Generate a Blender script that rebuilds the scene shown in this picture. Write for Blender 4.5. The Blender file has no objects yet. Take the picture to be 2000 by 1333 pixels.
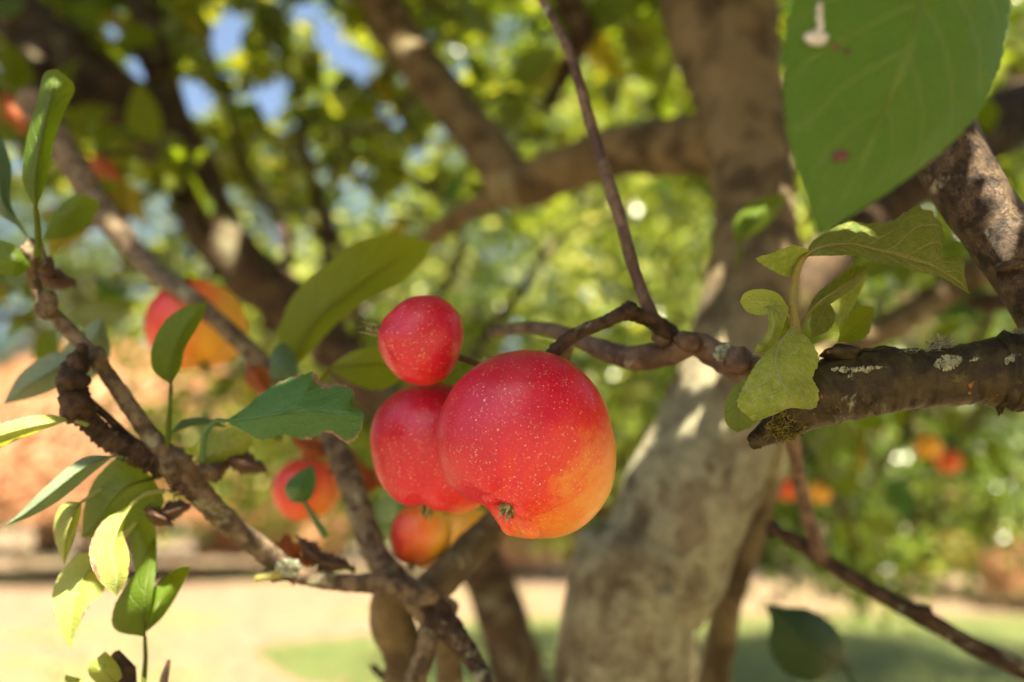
import bpy, math, random
import numpy as np
from mathutils import Vector, Matrix, noise

random.seed(7)
rng = np.random.default_rng(7)
scene = bpy.context.scene
col = scene.collection

# ------------------------------------------------------------------ camera
LENS, FOCUS, FSTOP = 28.0, 0.222, 5.0
CAM_H, PITCH = 1.35, math.radians(12.0)
cam_d = bpy.data.cameras.new('camera')
cam = bpy.data.objects.new('camera', cam_d)
col.objects.link(cam)
cam.location = (0, 0, CAM_H)
cam.rotation_euler = (math.radians(90) + PITCH, 0, 0)
cam_d.sensor_width = 36.0
cam_d.lens = LENS
cam_d.clip_start = 0.01
cam_d.clip_end = 500
cam_d.dof.use_dof = True
cam_d.dof.focus_distance = FOCUS
cam_d.dof.aperture_fstop = FSTOP
scene.camera = cam

# ------------------------------------------------------------------ sky, sun, exposure
SUN = Vector((0.10, -0.50, 0.86)).normalized()          # direction towards the sun
sun_el = math.asin(SUN.z)
world = bpy.data.worlds.new('World')
scene.world = world
world.use_nodes = True
wn, wl = world.node_tree.nodes, world.node_tree.links
bg = wn['Background']
sky = wn.new('ShaderNodeTexSky')
sky.sky_type = 'NISHITA'
sky.sun_disc = False
sky.sun_elevation = sun_el
sky.sun_rotation = math.atan2(SUN.x, SUN.y)
sky.dust_density = 4.0
sky.air_density = 1.3
wl.new(sky.outputs[0], bg.inputs[0])
bg.inputs[1].default_value = 0.05
sl = bpy.data.lights.new('sun', 'SUN')
sl.energy = 5.0
sl.angle = math.radians(0.53)
sl.color = (1.0, 0.87, 0.66)
so = bpy.data.objects.new('sun', sl)
so.rotation_euler = (-SUN).to_track_quat('-Z', 'Y').to_euler()
so.location = (0, 0, 20)
col.objects.link(so)
scene.view_settings.view_transform = 'Standard'
scene.view_settings.look = 'None'
scene.view_settings.gamma = 1
scene.view_settings.use_curve_mapping = False
scene.view_settings.exposure = 2.45
scene.render.engine = 'CYCLES'
cy = scene.cycles
cy.use_denoising = True
cy.max_bounces = 6
cy.adaptive_threshold = 0.03
cy.transmission_bounces = 6
cy.sample_clamp_indirect = 6

# ------------------------------------------------------------------ helpers
F = 2000 * LENS / 36.0
C0 = Vector((0, 0, CAM_H))
RT = Vector((1, 0, 0))
UP = Vector((0, -math.sin(PITCH), math.cos(PITCH)))
FW = Vector((0, math.cos(PITCH), math.sin(PITCH)))


def P(x, y, z):
    """A point of the place seen at pixel (x, y) of the 2000 px wide photograph at depth z metres."""
    return C0 + FW * z + RT * ((x - 1000) / F * z) - UP * ((y - 666.5) / F * z)


def to_px(p):
    d = p - C0
    z = d.dot(FW)
    if z < 1e-4:
        return None
    return (1000 + F * d.dot(RT) / z, 666.5 - F * d.dot(UP) / z, z)


def in_frame(p, margin=60):
    q = to_px(p)
    return q is not None and -margin < q[0] < 2000 + margin and -margin < q[1] < 1333 + margin


def cr(pts, n):
    """Catmull-Rom through pts, n samples."""
    pts = np.array(pts, float)
    k = len(pts)
    if k == 2:
        t = np.linspace(0, 1, n)[:, None]
        return pts[0] * (1 - t) + pts[1] * t
    seg = np.linalg.norm(np.diff(pts[:, :3], axis=0), axis=1) + 1e-9
    u = np.concatenate([[0], np.cumsum(seg)])
    u /= u[-1]
    ext = np.vstack([2 * pts[0] - pts[1], pts, 2 * pts[-1] - pts[-2]])
    out = np.empty((n, pts.shape[1]))
    for i, t in enumerate(np.linspace(0, 1, n)):
        j = min(max(np.searchsorted(u, t, 'right') - 1, 0), k - 2)
        f = (t - u[j]) / (u[j + 1] - u[j])
        a, b, c, d = ext[j], ext[j + 1], ext[j + 2], ext[j + 3]
        out[i] = 0.5 * (2 * b + (c - a) * f + (2 * a - 5 * b + 4 * c - d) * f * f + (3 * b - a - 3 * c + d) * f ** 3)
    return out


def link(name, me, parent=None, mat=None, smooth=True, root_loc=None):
    o = bpy.data.objects.new(name, me)
    col.objects.link(o)
    if mat is not None and not me.materials:
        me.materials.append(mat)
    if smooth and len(me.polygons):
        me.polygons.foreach_set('use_smooth', [True] * len(me.polygons))
    if parent is not None:
        o.parent = parent
        top = parent
        while top.parent:
            top = top.parent
        if parent is top:
            o.matrix_parent_inverse = Matrix.Translation(top.location).inverted()
    return o


def mesh(name, v, f):
    me = bpy.data.meshes.new(name)
    me.from_pydata([tuple(map(float, p)) for p in v], [], f)
    me.update()
    return me


def tag(o, label, cat=None, group=None, kind=None):
    o['label'] = label
    if cat:
        o['category'] = cat
    if group:
        o['group'] = group
    if kind:
        o['kind'] = kind
    return o


def empty(name, loc):
    o = bpy.data.objects.new(name, None)
    o.location = loc
    o.empty_display_size = 0.05
    col.objects.link(o)
    return o


class Geo:
    """Collects tubes into one mesh."""

    def __init__(self):
        self.v, self.f = [], []

    def tube(self, pts, radii, seg=12, rings=None, rough=0.06, freq=1.0, lump=0.0, cap=True, flat=1.0):
        pts = [Vector(p) for p in pts]
        rings = rings or max(8, len(pts) * 6)
        arr = np.array([(p.x, p.y, p.z, r) for p, r in zip(pts, radii)])
        s = cr(arr, rings)
        c = [Vector(q[:3]) for q in s]
        base = len(self.v)
        ref = None
        for i in range(rings):
            t = (c[min(i + 1, rings - 1)] - c[max(i - 1, 0)]).normalized()
            if ref is None:
                ref = t.orthogonal().normalized()
            ref = (ref - t * ref.dot(t)).normalized()
            b = t.cross(ref)
            r0 = max(s[i][3], 1e-5)
            for k in range(seg):
                a = 2 * math.pi * k / seg
                d = ref * math.cos(a) + b * math.sin(a) * flat
                r = r0
                if rough:
                    q = (c[i] + d * r0) * (freq / max(r0, 1e-4))
                    r *= 1 + rough * noise.noise(q * 0.9) + rough * 0.5 * noise.noise(q * 2.7)
                if lump:
                    r *= 1 + lump * noise.noise(c[i] * (0.55 / max(r0, 1e-4)) + d * 0.8)
                self.v.append(c[i] + d * r)
        for i in range(rings - 1):
            for k in range(seg):
                k2 = (k + 1) % seg
                a = base + i * seg
                self.f.append((a + k, a + k2, a + seg + k2, a + seg + k))
        if cap:
            for ring, sgn in ((0, -1), (rings - 1, 1)):
                ci = len(self.v)
                t = (c[ring] - c[ring - sgn]).normalized()
                self.v.append(c[ring] + t * s[ring][3] * 0.35)
                a = base + ring * seg
                for k in range(seg):
                    k2 = (k + 1) % seg
                    self.f.append((a + k, a + k2, ci) if sgn > 0 else (a + k2, a + k, ci))
        return self

    def blob(self, c, r, nu=12, nv=8, amp=0.25, scale=(1, 1, 1), seed=0.0):
        base = len(self.v)
        for j in range(nv + 1):
            th = math.pi * j / nv
            for i in range(nu):
                ph = 2 * math.pi * i / nu
                d = Vector((math.sin(th) * math.cos(ph), math.sin(th) * math.sin(ph), math.cos(th)))
                k = 1 + amp * noise.noise(d * 1.7 + Vector((seed, seed * 1.3, 0))) + amp * 0.5 * noise.noise(d * 4 + Vector((seed, 0, seed)))
                self.v.append(Vector(c) + Vector((d.x * scale[0], d.y * scale[1], d.z * scale[2])) * r * k)
        for j in range(nv):
            for i in range(nu):
                i2 = (i + 1) % nu
                a = base + j * nu
                self.f.append((a + i, a + nu + i, a + nu + i2, a + i2))
        return self

    def build(self, name, mat, parent=None, smooth=True):
        return link(name, mesh(name, self.v, self.f), parent, mat, smooth)


# ------------------------------------------------------------------ materials
class NT:
    def __init__(self, name):
        self.m = bpy.data.materials.new(name)
        self.m.use_nodes = True
        self.t = self.m.node_tree
        for n in list(self.t.nodes):
            self.t.nodes.remove(n)
        self.out = self.t.nodes.new('ShaderNodeOutputMaterial')

    def n(self, kind, props=None, **inp):
        nd = self.t.nodes.new('ShaderNode' + kind)
        for k, v in (props or {}).items():
            setattr(nd, k, v)
        for k, v in inp.items():
            key = int(k[1:]) if k[0] == '_' and k[1:].isdigit() else k.replace('_', ' ')
            self.set(nd.inputs[key], v)
        return nd

    def set(self, sock, v):
        if isinstance(v, bpy.types.NodeSocket):
            self.t.links.new(v, sock)
        elif isinstance(v, bpy.types.Node):
            self.t.links.new(v.outputs[0], sock)
        elif isinstance(v, tuple) and len(v) == 3 and sock.type == 'RGBA':
            sock.default_value = (*v, 1)
        else:
            sock.default_value = v

    def math(self, op, a, b=0.0, clamp=False):
        return self.n('Math', {'operation': op, 'use_clamp': clamp}, _0=a, _1=b).outputs[0]

    def mix(self, f, a, b):
        nd = self.t.nodes.new('ShaderNodeMix')
        nd.data_type = 'RGBA'
        self.set(nd.inputs[0], f)
        self.set(nd.inputs[6], a)
        self.set(nd.inputs[7], b)
        return nd.outputs[2]

    def step(self, v, lo, hi):
        nd = self.t.nodes.new('ShaderNodeMapRange')
        nd.interpolation_type = 'SMOOTHSTEP'
        self.set(nd.inputs[0], v)
        nd.inputs[1].default_value = lo
        nd.inputs[2].default_value = hi
        return nd.outputs[0]

    def noise(self, vec, scale, detail=4, rough=0.55, dist=0.0):
        return self.n('TexNoise', None, Vector=vec, Scale=scale, Detail=detail, Roughness=rough, Distortion=dist).outputs[0]

    def attr(self, name):
        return self.n('Attribute', {'attribute_name': name})

    def obj(self):
        return self.n('TexCoord').outputs['Object']

    def done(self, shader):
        self.t.links.new(shader, self.out.inputs[0])
        return self.m


def mat_bark(name, dark, light,  lichen=(0.34, 0.36, 0.26), lich=0.5, scale=1.0, moss=0.0, rough=0.85, bump=0.6, spots=None, top=None):
    t = NT(name)
    o = t.obj()
    n1 = t.noise(o, 60 * scale, 8, 0.65)
    n2 = t.noise(o, 240 * scale, 6, 0.65)
    n3 = t.noise(o, 18 * scale, 5, 0.6, 0.6)
    n4 = t.noise(o, 95 * scale, 5, 0.6, 0.4)
    c = t.mix(t.step(n1, 0.40, 0.58), dark, light)
    c = t.mix(t.math('MULTIPLY', t.step(n2, 0.45, 0.7), 0.45), c, tuple(x * 0.35 for x in dark))
    lm = t.math('MULTIPLY', t.step(n3, 0.62 - 0.3 * lich, 0.70 - 0.3 * lich), t.step(n4, 0.36, 0.56))
    lc = t.mix(t.step(n2, 0.3, 0.7), lichen, tuple(min(1, x * 1.5) for x in lichen))
    if top:
        zz = t.n('SeparateXYZ', None, Vector=o).outputs[2]
        lm = t.math('MULTIPLY', lm, t.math('SUBTRACT', 1.0, t.math('MULTIPLY', t.step(t.math('ADD', zz, t.math('MULTIPLY', n3, 0.06)), top[0], top[1]), 0.9)))
    c = t.mix(lm, c, lc)
    if top:
        hb = t.mix(t.step(n1, 0.40, 0.58), (0.075, 0.054, 0.026), (0.215, 0.165, 0.085))
        c = t.mix(t.math('MULTIPLY', t.step(t.math('ADD', zz, t.math('MULTIPLY', n3, 0.06)), top[0], top[1]), 0.85), c, hb)
    if moss:
        n5 = t.noise(o, 34 * scale, 5, 0.7)
        c = t.mix(t.math('MULTIPLY', t.step(n5, 0.66 - 0.25 * moss, 0.76 - 0.25 * moss), 0.8), c, (0.10, 0.10, 0.02))
    if spots:
        vo = t.n('TexVoronoi', None, Vector=o, Scale=230.0)
        c = t.mix(t.math('MULTIPLY', t.math('SUBTRACT', 1.0, t.step(vo.outputs[0], 0.10, 0.16)), t.step(n4, 0.52, 0.6)), c, spots)
    wv = t.noise(o, 130 * scale, 6, 0.75, 1.5)
    h = t.math('ADD', t.math('ADD', t.math('MULTIPLY', n1, 1.0), t.math('MULTIPLY', t.step(wv, 0.42, 0.5), 0.5)), t.math('ADD', t.math('MULTIPLY', n2, 0.5), t.math('MULTIPLY', lm, 0.4)))
    b = t.n('Bump', None, Strength=bump, Distance=0.0016 / scale, Height=h)
    pb = t.n('BsdfPrincipled', None, Base_Color=c, Roughness=rough, Normal=b.outputs[0])
    pb.inputs['Specular IOR Level'].default_value = 0.35
    return t.done(pb.outputs[0])


def mat_leaf(name, top, back, trans, rough=0.42, vein=None, brown=0.0, mottle=0.25, mott_col=None, tr=0.4, fuzz=0.0, spots=False, veinw=1.0):
    t = NT(name)
    uv = t.n('TexCoord').outputs['UV']
    sp = t.n('SeparateXYZ', None, Vector=uv)
    o = t.obj()
    au = t.math('MULTIPLY', t.math('ABSOLUTE', t.math('SUBTRACT', sp.outputs[0], 0.5)), 2.0)
    mid = t.math('SUBTRACT', 1.0, t.step(au, 0.015 * veinw, 0.06 * veinw))
    wob = t.math('MULTIPLY', t.noise(o, 90, 3), 0.05)
    lat = t.math('FRACT', t.math('MULTIPLY', t.math('ADD', t.math('SUBTRACT', sp.outputs[1], t.math('MULTIPLY', au, 0.24)), wob), 9.0))
    lat = t.math('ABSOLUTE', t.math('SUBTRACT', lat, 0.5))
    latm = t.math('MULTIPLY', t.math('SUBTRACT', 1.0, t.step(lat, 0.02, 0.09)), t.math('SUBTRACT', 1.0, t.step(au, 0.75, 1.0)))
    ret = t.n('TexVoronoi', {'feature': 'DISTANCE_TO_EDGE'}, Vector=o, Scale=620.0)
    retm = t.math('SUBTRACT', 1.0, t.step(ret.outputs[0], 0.02, 0.12))
    n1 = t.noise(o, 150, 8, 0.72)
    n2 = t.noise(o, 620, 5, 0.65)
    vein = vein or tuple(min(1, a * 1.5 + 0.03) for a in top)
    mott_col = mott_col or tuple(a * 0.55 for a in top)
    c = t.mix(t.math('MULTIPLY', t.step(n1, 0.38, 0.66), mottle * 2, True), top, mott_col)
    c = t.mix(t.math('MULTIPLY', retm, 0.24), c, vein)
    c = t.mix(t.math('MULTIPLY', latm, 0.55), c, vein)
    c = t.mix(t.math('MULTIPLY', mid, 0.85), c, vein)
    if fuzz:
        c = t.mix(t.math('MULTIPLY', t.step(n2, 0.46, 0.66), fuzz), c, (0.52, 0.52, 0.30))
    bk = t.mix(t.math('MULTIPLY', t.math('MAXIMUM', mid, t.math('MULTIPLY', latm, 0.6)), 0.8), back, tuple(min(1, a * 1.35 + 0.03) for a in back))
    geo = t.n('NewGeometry')
    c = t.mix(geo.outputs['Backfacing'], c, bk)
    tc = t.mix(t.math('MULTIPLY', t.math('MAXIMUM', mid, latm), 0.4), trans, tuple(a * 0.55 for a in trans))
    if brown:
        em = t.math('ADD', au, t.math('MULTIPLY', t.math('SUBTRACT', t.noise(o, 130, 4, 0.6), 0.5), 1.1))
        em = t.step(em, 1.12 - brown * 0.35, 1.2 - brown * 0.35)
        c = t.mix(em, c, t.mix(t.step(n2, 0.4, 0.6), (0.30, 0.16, 0.09), (0.42, 0.28, 0.20)))
        tc = t.mix(em, tc, (0.10, 0.05, 0.02))
    if spots:
        vo = t.n('TexVoronoi', {'distance': 'EUCLIDEAN'}, Vector=o, Scale=58.0)
        sm = t.math('MULTIPLY', t.math('SUBTRACT', 1.0, t.step(vo.outputs[0], 0.10, 0.14)), t.step(n1, 0.50, 0.56))
        c = t.mix(sm, c, (0.10, 0.035, 0.03))
        tc = t.mix(sm, tc, (0.05, 0.01, 0.01))
    hh = t.math('SUBTRACT', t.math('MULTIPLY', n2, 0.35), t.math('ADD', mid, t.math('ADD', t.math('MULTIPLY', latm, 0.7), t.math('MULTIPLY', retm, 0.25))))
    b = t.n('Bump', None, Strength=0.6, Distance=0.0008, Height=hh)
    pb = t.n('BsdfPrincipled', None, Base_Color=c, Roughness=rough, Normal=b.outputs[0])
    pb.inputs['Specular IOR Level'].default_value = 0.4
    tl = t.n('BsdfTranslucent', None, Color=tc, Normal=b.outputs[0])
    mx = t.n('MixShader', None, _0=tr, _1=pb.outputs[0], _2=tl.outputs[0])
    return t.done(mx.outputs[0])


def mat_foliage(name, cols, trans, rough=0.38, tr=0.42):
    """Leaf mass: colour picked per leaf by the tint attribute."""
    t = NT(name)
    a = t.attr('tint').outputs['Fac']
    ramp = t.n('ValToRGB', None, Fac=a)
    e = ramp.color_ramp.elements
    while len(e) < len(cols):
        e.new(0.5)
    for i, c in enumerate(cols):
        e[i].position = i / (len(cols) - 1)
        e[i].color = (*c, 1)
    r2 = t.n('ValToRGB', None, Fac=a)
    e = r2.color_ramp.elements
    while len(e) < len(trans):
        e.new(0.5)
    for i, c in enumerate(trans):
        e[i].position = i / (len(trans) - 1)
        e[i].color = (*c, 1)
    pb = t.n('BsdfPrincipled', None, Base_Color=ramp.outputs[0], Roughness=rough)
    tl = t.n('BsdfTranslucent', None, Color=r2.outputs[0])
    return t.done(t.n('MixShader', None, _0=tr, _1=pb.outputs[0], _2=tl.outputs[0]).outputs[0])


def mat_plain(name, a, b, scale, rough=0.7, bump=0.0, dist=0.0005):
    t = NT(name)
    o = t.obj()
    nz = t.noise(o, scale, 6, 0.6)
    c = t.mix(t.step(nz, 0.35, 0.65), a, b)
    pb = t.n('BsdfPrincipled', None, Base_Color=c, Roughness=rough)
    if bump:
        t.set(pb.inputs['Normal'], t.n('Bump', None, Strength=bump, Distance=dist, Height=nz).outputs[0])
    return t.done(pb.outputs[0])


def mat_apple(name, red=(0.62, 0.009, 0.044), mid=(0.71, 0.035, 0.026), yel=(0.74, 0.40, 0.045), speck=1.0):
    t = NT(name)
    o = t.obj()
    bl = t.attr('blush').outputs['Fac']
    sv = t.attr('streak').outputs['Vector']
    st = t.math('ADD', t.math('MULTIPLY', t.noise(sv, 3.0, 3, 0.6), 0.5), t.math('MULTIPLY', t.noise(sv, 9.0, 4, 0.65), 0.5))
    n1 = t.noise(o, 70, 5, 0.6)
    n2 = t.noise(o, 420, 5, 0.7)
    n3 = t.noise(o, 1300, 3, 0.6)
    v = t.math('ADD', bl, t.math('MULTIPLY', t.math('SUBTRACT', n1, 0.5), 0.55))
    v = t.math('ADD', v, t.math('MULTIPLY', t.math('SUBTRACT', n2, 0.5), 0.34))
    v = t.math('ADD', v, t.math('MULTIPLY', t.math('SUBTRACT', st, 0.5), 0.55))
    r = t.n('ValToRGB', None, Fac=v)
    e = r.color_ramp.elements
    e[0].position, e[0].color = 0.10, (*yel, 1)
    e[1].position, e[1].color = 1.0, (*tuple(x * 0.82 for x in red), 1)
    k = e.new(0.34); k.color = (0.76, 0.22, 0.03, 1)
    k = e.new(0.52); k.color = (*mid, 1)
    k = e.new(0.76); k.color = (*red, 1)
    c = r.outputs[0]
    # fine netting of pale flecks
    fl = t.math('MULTIPLY', t.step(n3, 0.53, 0.68), t.step(n2, 0.40, 0.60))
    c = t.mix(t.math('MULTIPLY', fl, 0.36 * speck), c, (0.80, 0.45, 0.20))
    # lenticels
    vo = t.n('TexVoronoi', None, Vector=o, Scale=520.0)
    vo.inputs['Randomness'].default_value = 1.0
    cs = t.n('SeparateColor', None, Color=vo.outputs['Color'])
    rad = t.math('MULTIPLY', t.math('POWER', cs.outputs[0], 2.0), 0.17)
    dm = t.math('GREATER_THAN', t.math('SUBTRACT', rad, vo.outputs[0]), -0.015)
    dm = t.math('MULTIPLY', dm, t.math('GREATER_THAN', cs.outputs[1], 0.25))
    vo2 = t.n('TexVoronoi', None, Vector=o, Scale=760.0)
    cs2 = t.n('SeparateColor', None, Color=vo2.outputs['Color'])
    d2 = t.math('MULTIPLY', t.math('LESS_THAN', vo2.outputs[0], 0.17), t.math('GREATER_THAN', cs2.outputs[0], 0.35))
    c = t.mix(t.math('MULTIPLY', t.math('MULTIPLY', dm, t.math('ADD', 0.25, cs.outputs[2])), 0.62 * speck), c, (0.85, 0.56, 0.32))
    c = t.mix(t.math('MULTIPLY', d2, 0.5 * speck), c, (0.85, 0.50, 0.28))
    h = t.math('ADD', t.math('MULTIPLY', n2, 0.5), t.math('ADD', t.math('MULTIPLY', n3, 0.12), t.math('MULTIPLY', dm, 0.12)))
    b = t.n('Bump', None, Strength=0.22, Distance=0.0006, Height=h)
    rr = t.math('ADD', 0.24, t.math('MULTIPLY', n2, 0.16))
    pb = t.n('BsdfPrincipled', None, Base_Color=c, Roughness=rr, Normal=b.outputs[0])
    pb.inputs['Subsurface Weight'].default_value = 0.12
    pb.inputs['Subsurface Radius'].default_value = (1.0, 0.25, 0.1)
    pb.inputs['Subsurface Scale'].default_value = 0.003
    pb.inputs['Specular IOR Level'].default_value = 0.55
    pb.inputs['Sheen Weight'].default_value = 0.0
    pb.inputs['Sheen Roughness'].default_value = 0.4
    pb.inputs['Sheen Tint'].default_value = (1, 0.8, 0.75, 1)
    return t.done(pb.outputs[0])


M = {}
M['trunk'] = mat_bark('trunk bark', (0.085, 0.065, 0.037), (0.20, 0.17, 0.108), (0.23, 0.23, 0.152), 0.80, 0.55, 0.25, 0.85, 0.6, None, (1.40, 1.56))
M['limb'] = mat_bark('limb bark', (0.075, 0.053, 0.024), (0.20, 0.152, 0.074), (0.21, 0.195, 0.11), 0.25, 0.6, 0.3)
M['limb_shade'] = mat_bark('shaded limb bark', (0.028, 0.016, 0.007), (0.085, 0.054, 0.026), (0.13, 0.12, 0.07), 0.2, 0.8, 0.3)  # limb bark again, with the shade on these limbs put into its colour
M['branch'] = mat_bark('mossy branch bark', (0.016, 0.011, 0.004), (0.052, 0.038, 0.011), (0.20, 0.21, 0.14), 0.02, 3.6, 0.35, 0.40, 0.5, (0.20, 0.075, 0.02))
M['sunbranch'] = mat_bark('rough brown bark', (0.028, 0.017, 0.009), (0.115, 0.078, 0.042), (0.24, 0.22, 0.15), 0.0, 3.4, 0.0, 0.5, 1.0)
M['twig'] = mat_bark('grey brown twig bark', (0.075, 0.052, 0.030), (0.22, 0.168, 0.105), (0.22, 0.225, 0.14), 0.15, 3.0, 0.1, 0.75, 0.8)
M['purpletwig'] = mat_bark('smooth purple brown twig bark', (0.085, 0.05, 0.034), (0.20, 0.135, 0.09), (0.36, 0.37, 0.30), 0.05, 2.6, 0.0, 0.5, 0.5)
M['darktwig'] = mat_bark('dark brown twig bark', (0.030, 0.017, 0.009), (0.085, 0.052, 0.028), (0.22, 0.22, 0.15), 0.1, 3.0, 0.1, 0.8, 0.9)
M['lichen'] = mat_plain('grey green lichen', (0.13, 0.15, 0.095), (0.34, 0.37, 0.26), 700, 0.9, 0.5)
M['lenticel'] = mat_plain('rusty lenticel', (0.20, 0.06, 0.012), (0.30, 0.11, 0.03), 900, 0.8)
M['budskin'] = mat_plain('yellow green bud', (0.24, 0.23, 0.05), (0.38, 0.35, 0.10), 500, 0.7)
M['moss'] = mat_plain('olive moss', (0.055, 0.055, 0.008), (0.20, 0.18, 0.03), 500, 0.9)
M['calyx'] = mat_plain('dry woolly calyx', (0.16, 0.15, 0.06), (0.44, 0.42, 0.24), 1200, 0.9, 0.6)
M['calyxdark'] = mat_plain('withered calyx', (0.10, 0.08, 0.03), (0.34, 0.34, 0.13), 900, 0.9, 0.6)
M['stem'] = mat_plain('apple stalk', (0.05, 0.03, 0.015), (0.12, 0.08, 0.03), 600, 0.6)
M['deadleaf'] = mat_leaf('withered brown leaf', (0.12, 0.065, 0.04), (0.15, 0.09, 0.06), (0.16, 0.07, 0.02), 0.8, None, 0, 0.5, (0.05, 0.028, 0.018), 0.15)
M['rustleaf'] = mat_leaf('rusty autumn leaf', (0.35, 0.09, 0.02), (0.36, 0.13, 0.05), (0.5, 0.14, 0.02), 0.6, None, 0, 0.4, (0.16, 0.05, 0.02), 0.3)
M['apple'] = mat_apple('red apple skin')
M['apple_orange'] = mat_apple('orange red apple skin', (0.66, 0.04, 0.02), (0.76, 0.14, 0.02), (0.78, 0.40, 0.03), 0.6)
M['shadeleaf'] = mat_leaf('dark shaded leaf', (0.025, 0.060, 0.016), (0.06, 0.10, 0.03), (0.05, 0.12, 0.01), 0.45, (0.05, 0.09, 0.03), 0, 0.2, None, 0.3)  # shade on the low right leaf is put into its colour
M['bigleaf'] = mat_leaf('large glossy leaf', (0.085, 0.19, 0.022), (0.16, 0.26, 0.07), (0.16, 0.36, 0.012), 0.36, (0.20, 0.31, 0.06), 0, 0.25, (0.065, 0.165, 0.03), 0.38)
M['greenleaf'] = mat_leaf('bluish green leaf', (0.065, 0.185, 0.045), (0.22, 0.30, 0.14), (0.14, 0.34, 0.03), 0.30, (0.13, 0.26, 0.10), 0.5, 0.22, None, 0.32)
M['oliveleaf'] = mat_leaf('olive translucent leaf', (0.085, 0.140, 0.012), (0.13, 0.18, 0.015), (0.44, 0.56, 0.006), 0.45, (0.20, 0.20, 0.02), 0.1, 0.2, (0.12, 0.11, 0.01), 0.55, 0, False, 1.3)
M['midleaf'] = mat_leaf('mid green leaf', (0.085, 0.16, 0.012), (0.15, 0.22, 0.05), (0.30, 0.42, 0.008), 0.42, (0.15, 0.20, 0.03), 0, 0.2, None, 0.5)
M['limeleaf'] = mat_leaf('downy young leaf', (0.28, 0.40, 0.045), (0.36, 0.42, 0.06), (0.52, 0.60, 0.02), 0.5, (0.44, 0.46, 0.20), 0, 0.5, (0.12, 0.21, 0.02), 0.42, 0.45, False, 1.0)
M['darkyoung'] = mat_leaf('mottled green young leaf', (0.055, 0.12, 0.012), (0.36, 0.34, 0.07), (0.32, 0.36, 0.02), 0.5, (0.42, 0.36, 0.12), 0, 0.6, (0.14, 0.19, 0.02), 0.42, 0.15, False, 1.2)
M['sunleaf'] = mat_leaf('pale sunlit leaf', (0.30, 0.37, 0.07), (0.34, 0.40, 0.12), (0.48, 0.54, 0.04), 0.3, (0.38, 0.42, 0.14), 0.55, 0.3, (0.12, 0.18, 0.03), 0.4)  # sunlight is put into the pale leaf colour
M['blueleaf'] = mat_leaf('blue green leaf', (0.075, 0.15, 0.095), (0.20, 0.26, 0.16), (0.14, 0.26, 0.04), 0.33, (0.16, 0.24, 0.12), 0.1, 0.15, None, 0.3)
M['yellowleaf'] = mat_leaf('yellowing leaf', (0.38, 0.34, 0.02), (0.40, 0.36, 0.05), (0.55, 0.48, 0.02), 0.45, None, 0.3, 0.3, (0.22, 0.24, 0.02), 0.45)
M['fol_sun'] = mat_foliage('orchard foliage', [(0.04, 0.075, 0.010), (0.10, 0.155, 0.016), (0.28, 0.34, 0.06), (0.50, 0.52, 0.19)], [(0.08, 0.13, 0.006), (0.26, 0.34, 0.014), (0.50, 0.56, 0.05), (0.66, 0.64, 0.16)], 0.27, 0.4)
M['fol_block'] = mat_foliage('unseen blocker foliage', [(0.035, 0.07, 0.010), (0.06, 0.10, 0.012), (0.09, 0.12, 0.014), (0.19, 0.16, 0.02)], [(0.05, 0.085, 0.005), (0.09, 0.13, 0.006), (0.16, 0.19, 0.008), (0.30, 0.24, 0.02)])  # for unseen leaves added to block light; kept dim to let little through
M['fol_mid'] = mat_foliage('deep green foliage', [(0.030, 0.050, 0.008), (0.06, 0.095, 0.014), (0.12, 0.155, 0.025)], [(0.06, 0.10, 0.008), (0.14, 0.20, 0.012), (0.30, 0.34, 0.025)])
M['fol_canopy'] = mat_foliage('crown foliage above', [(0.04, 0.075, 0.010), (0.08, 0.13, 0.014), (0.15, 0.20, 0.03), (0.28, 0.25, 0.06)], [(0.10, 0.16, 0.006), (0.22, 0.30, 0.008), (0.42, 0.46, 0.02), (0.58, 0.48, 0.05)], 0.28)  # brighter copy of the tree's leaf colour, standing in for sun on the crown
M['fol_fallen'] = mat_foliage('fallen leaves', [(0.07, 0.04, 0.02), (0.13, 0.08, 0.035), (0.17, 0.13, 0.04)], [(0.05, 0.03, 0.01), (0.08, 0.05, 0.02), (0.12, 0.09, 0.02)], 0.7, 0.15)
M['fol_dark'] = mat_foliage('dark hedge foliage', [(0.02, 0.045, 0.010), (0.035, 0.07, 0.014), (0.06, 0.10, 0.02)], [(0.05, 0.10, 0.01), (0.09, 0.15, 0.01), (0.16, 0.22, 0.015)])
M['fol_acer'] = mat_foliage('orange autumn foliage', [(0.34, 0.14, 0.06), (0.40, 0.21, 0.10), (0.46, 0.28, 0.15)], [(0.42, 0.17, 0.06), (0.48, 0.26, 0.11), (0.52, 0.34, 0.17)], 0.6, 0.35)
M['fol_gold'] = mat_foliage('gold green foliage', [(0.16, 0.17, 0.02), (0.25, 0.24, 0.03), (0.36, 0.27, 0.05)], [(0.3, 0.3, 0.02), (0.42, 0.38, 0.03), (0.52, 0.38, 0.05)], 0.5, 0.4)

# ------------------------------------------------------------------ ground
def ground_mat():
    t = NT('dry ground')
    o = t.obj()
    n1 = t.noise(o, 0.35, 6, 0.6)
    n2 = t.noise(o, 3.0, 6, 0.65)
    n3 = t.noise(o, 26, 4, 0.7)
    c = t.mix(t.step(n2, 0.35, 0.68), (0.175, 0.125, 0.075), (0.135, 0.09, 0.05))
    c = t.mix(t.math('MULTIPLY', t.step(n1, 0.50, 0.62), 0.75), c, (0.13, 0.13, 0.035))
    c = t.mix(t.math('MULTIPLY', t.step(n3, 0.5, 0.7), 0.4), c, (0.10, 0.07, 0.04))
    b = t.n('Bump', None, Strength=0.5, Distance=0.03, Height=n3)
    return t.done(t.n('BsdfPrincipled', None, Base_Color=c, Roughness=0.95, Normal=b.outputs[0]).outputs[0])


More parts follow.
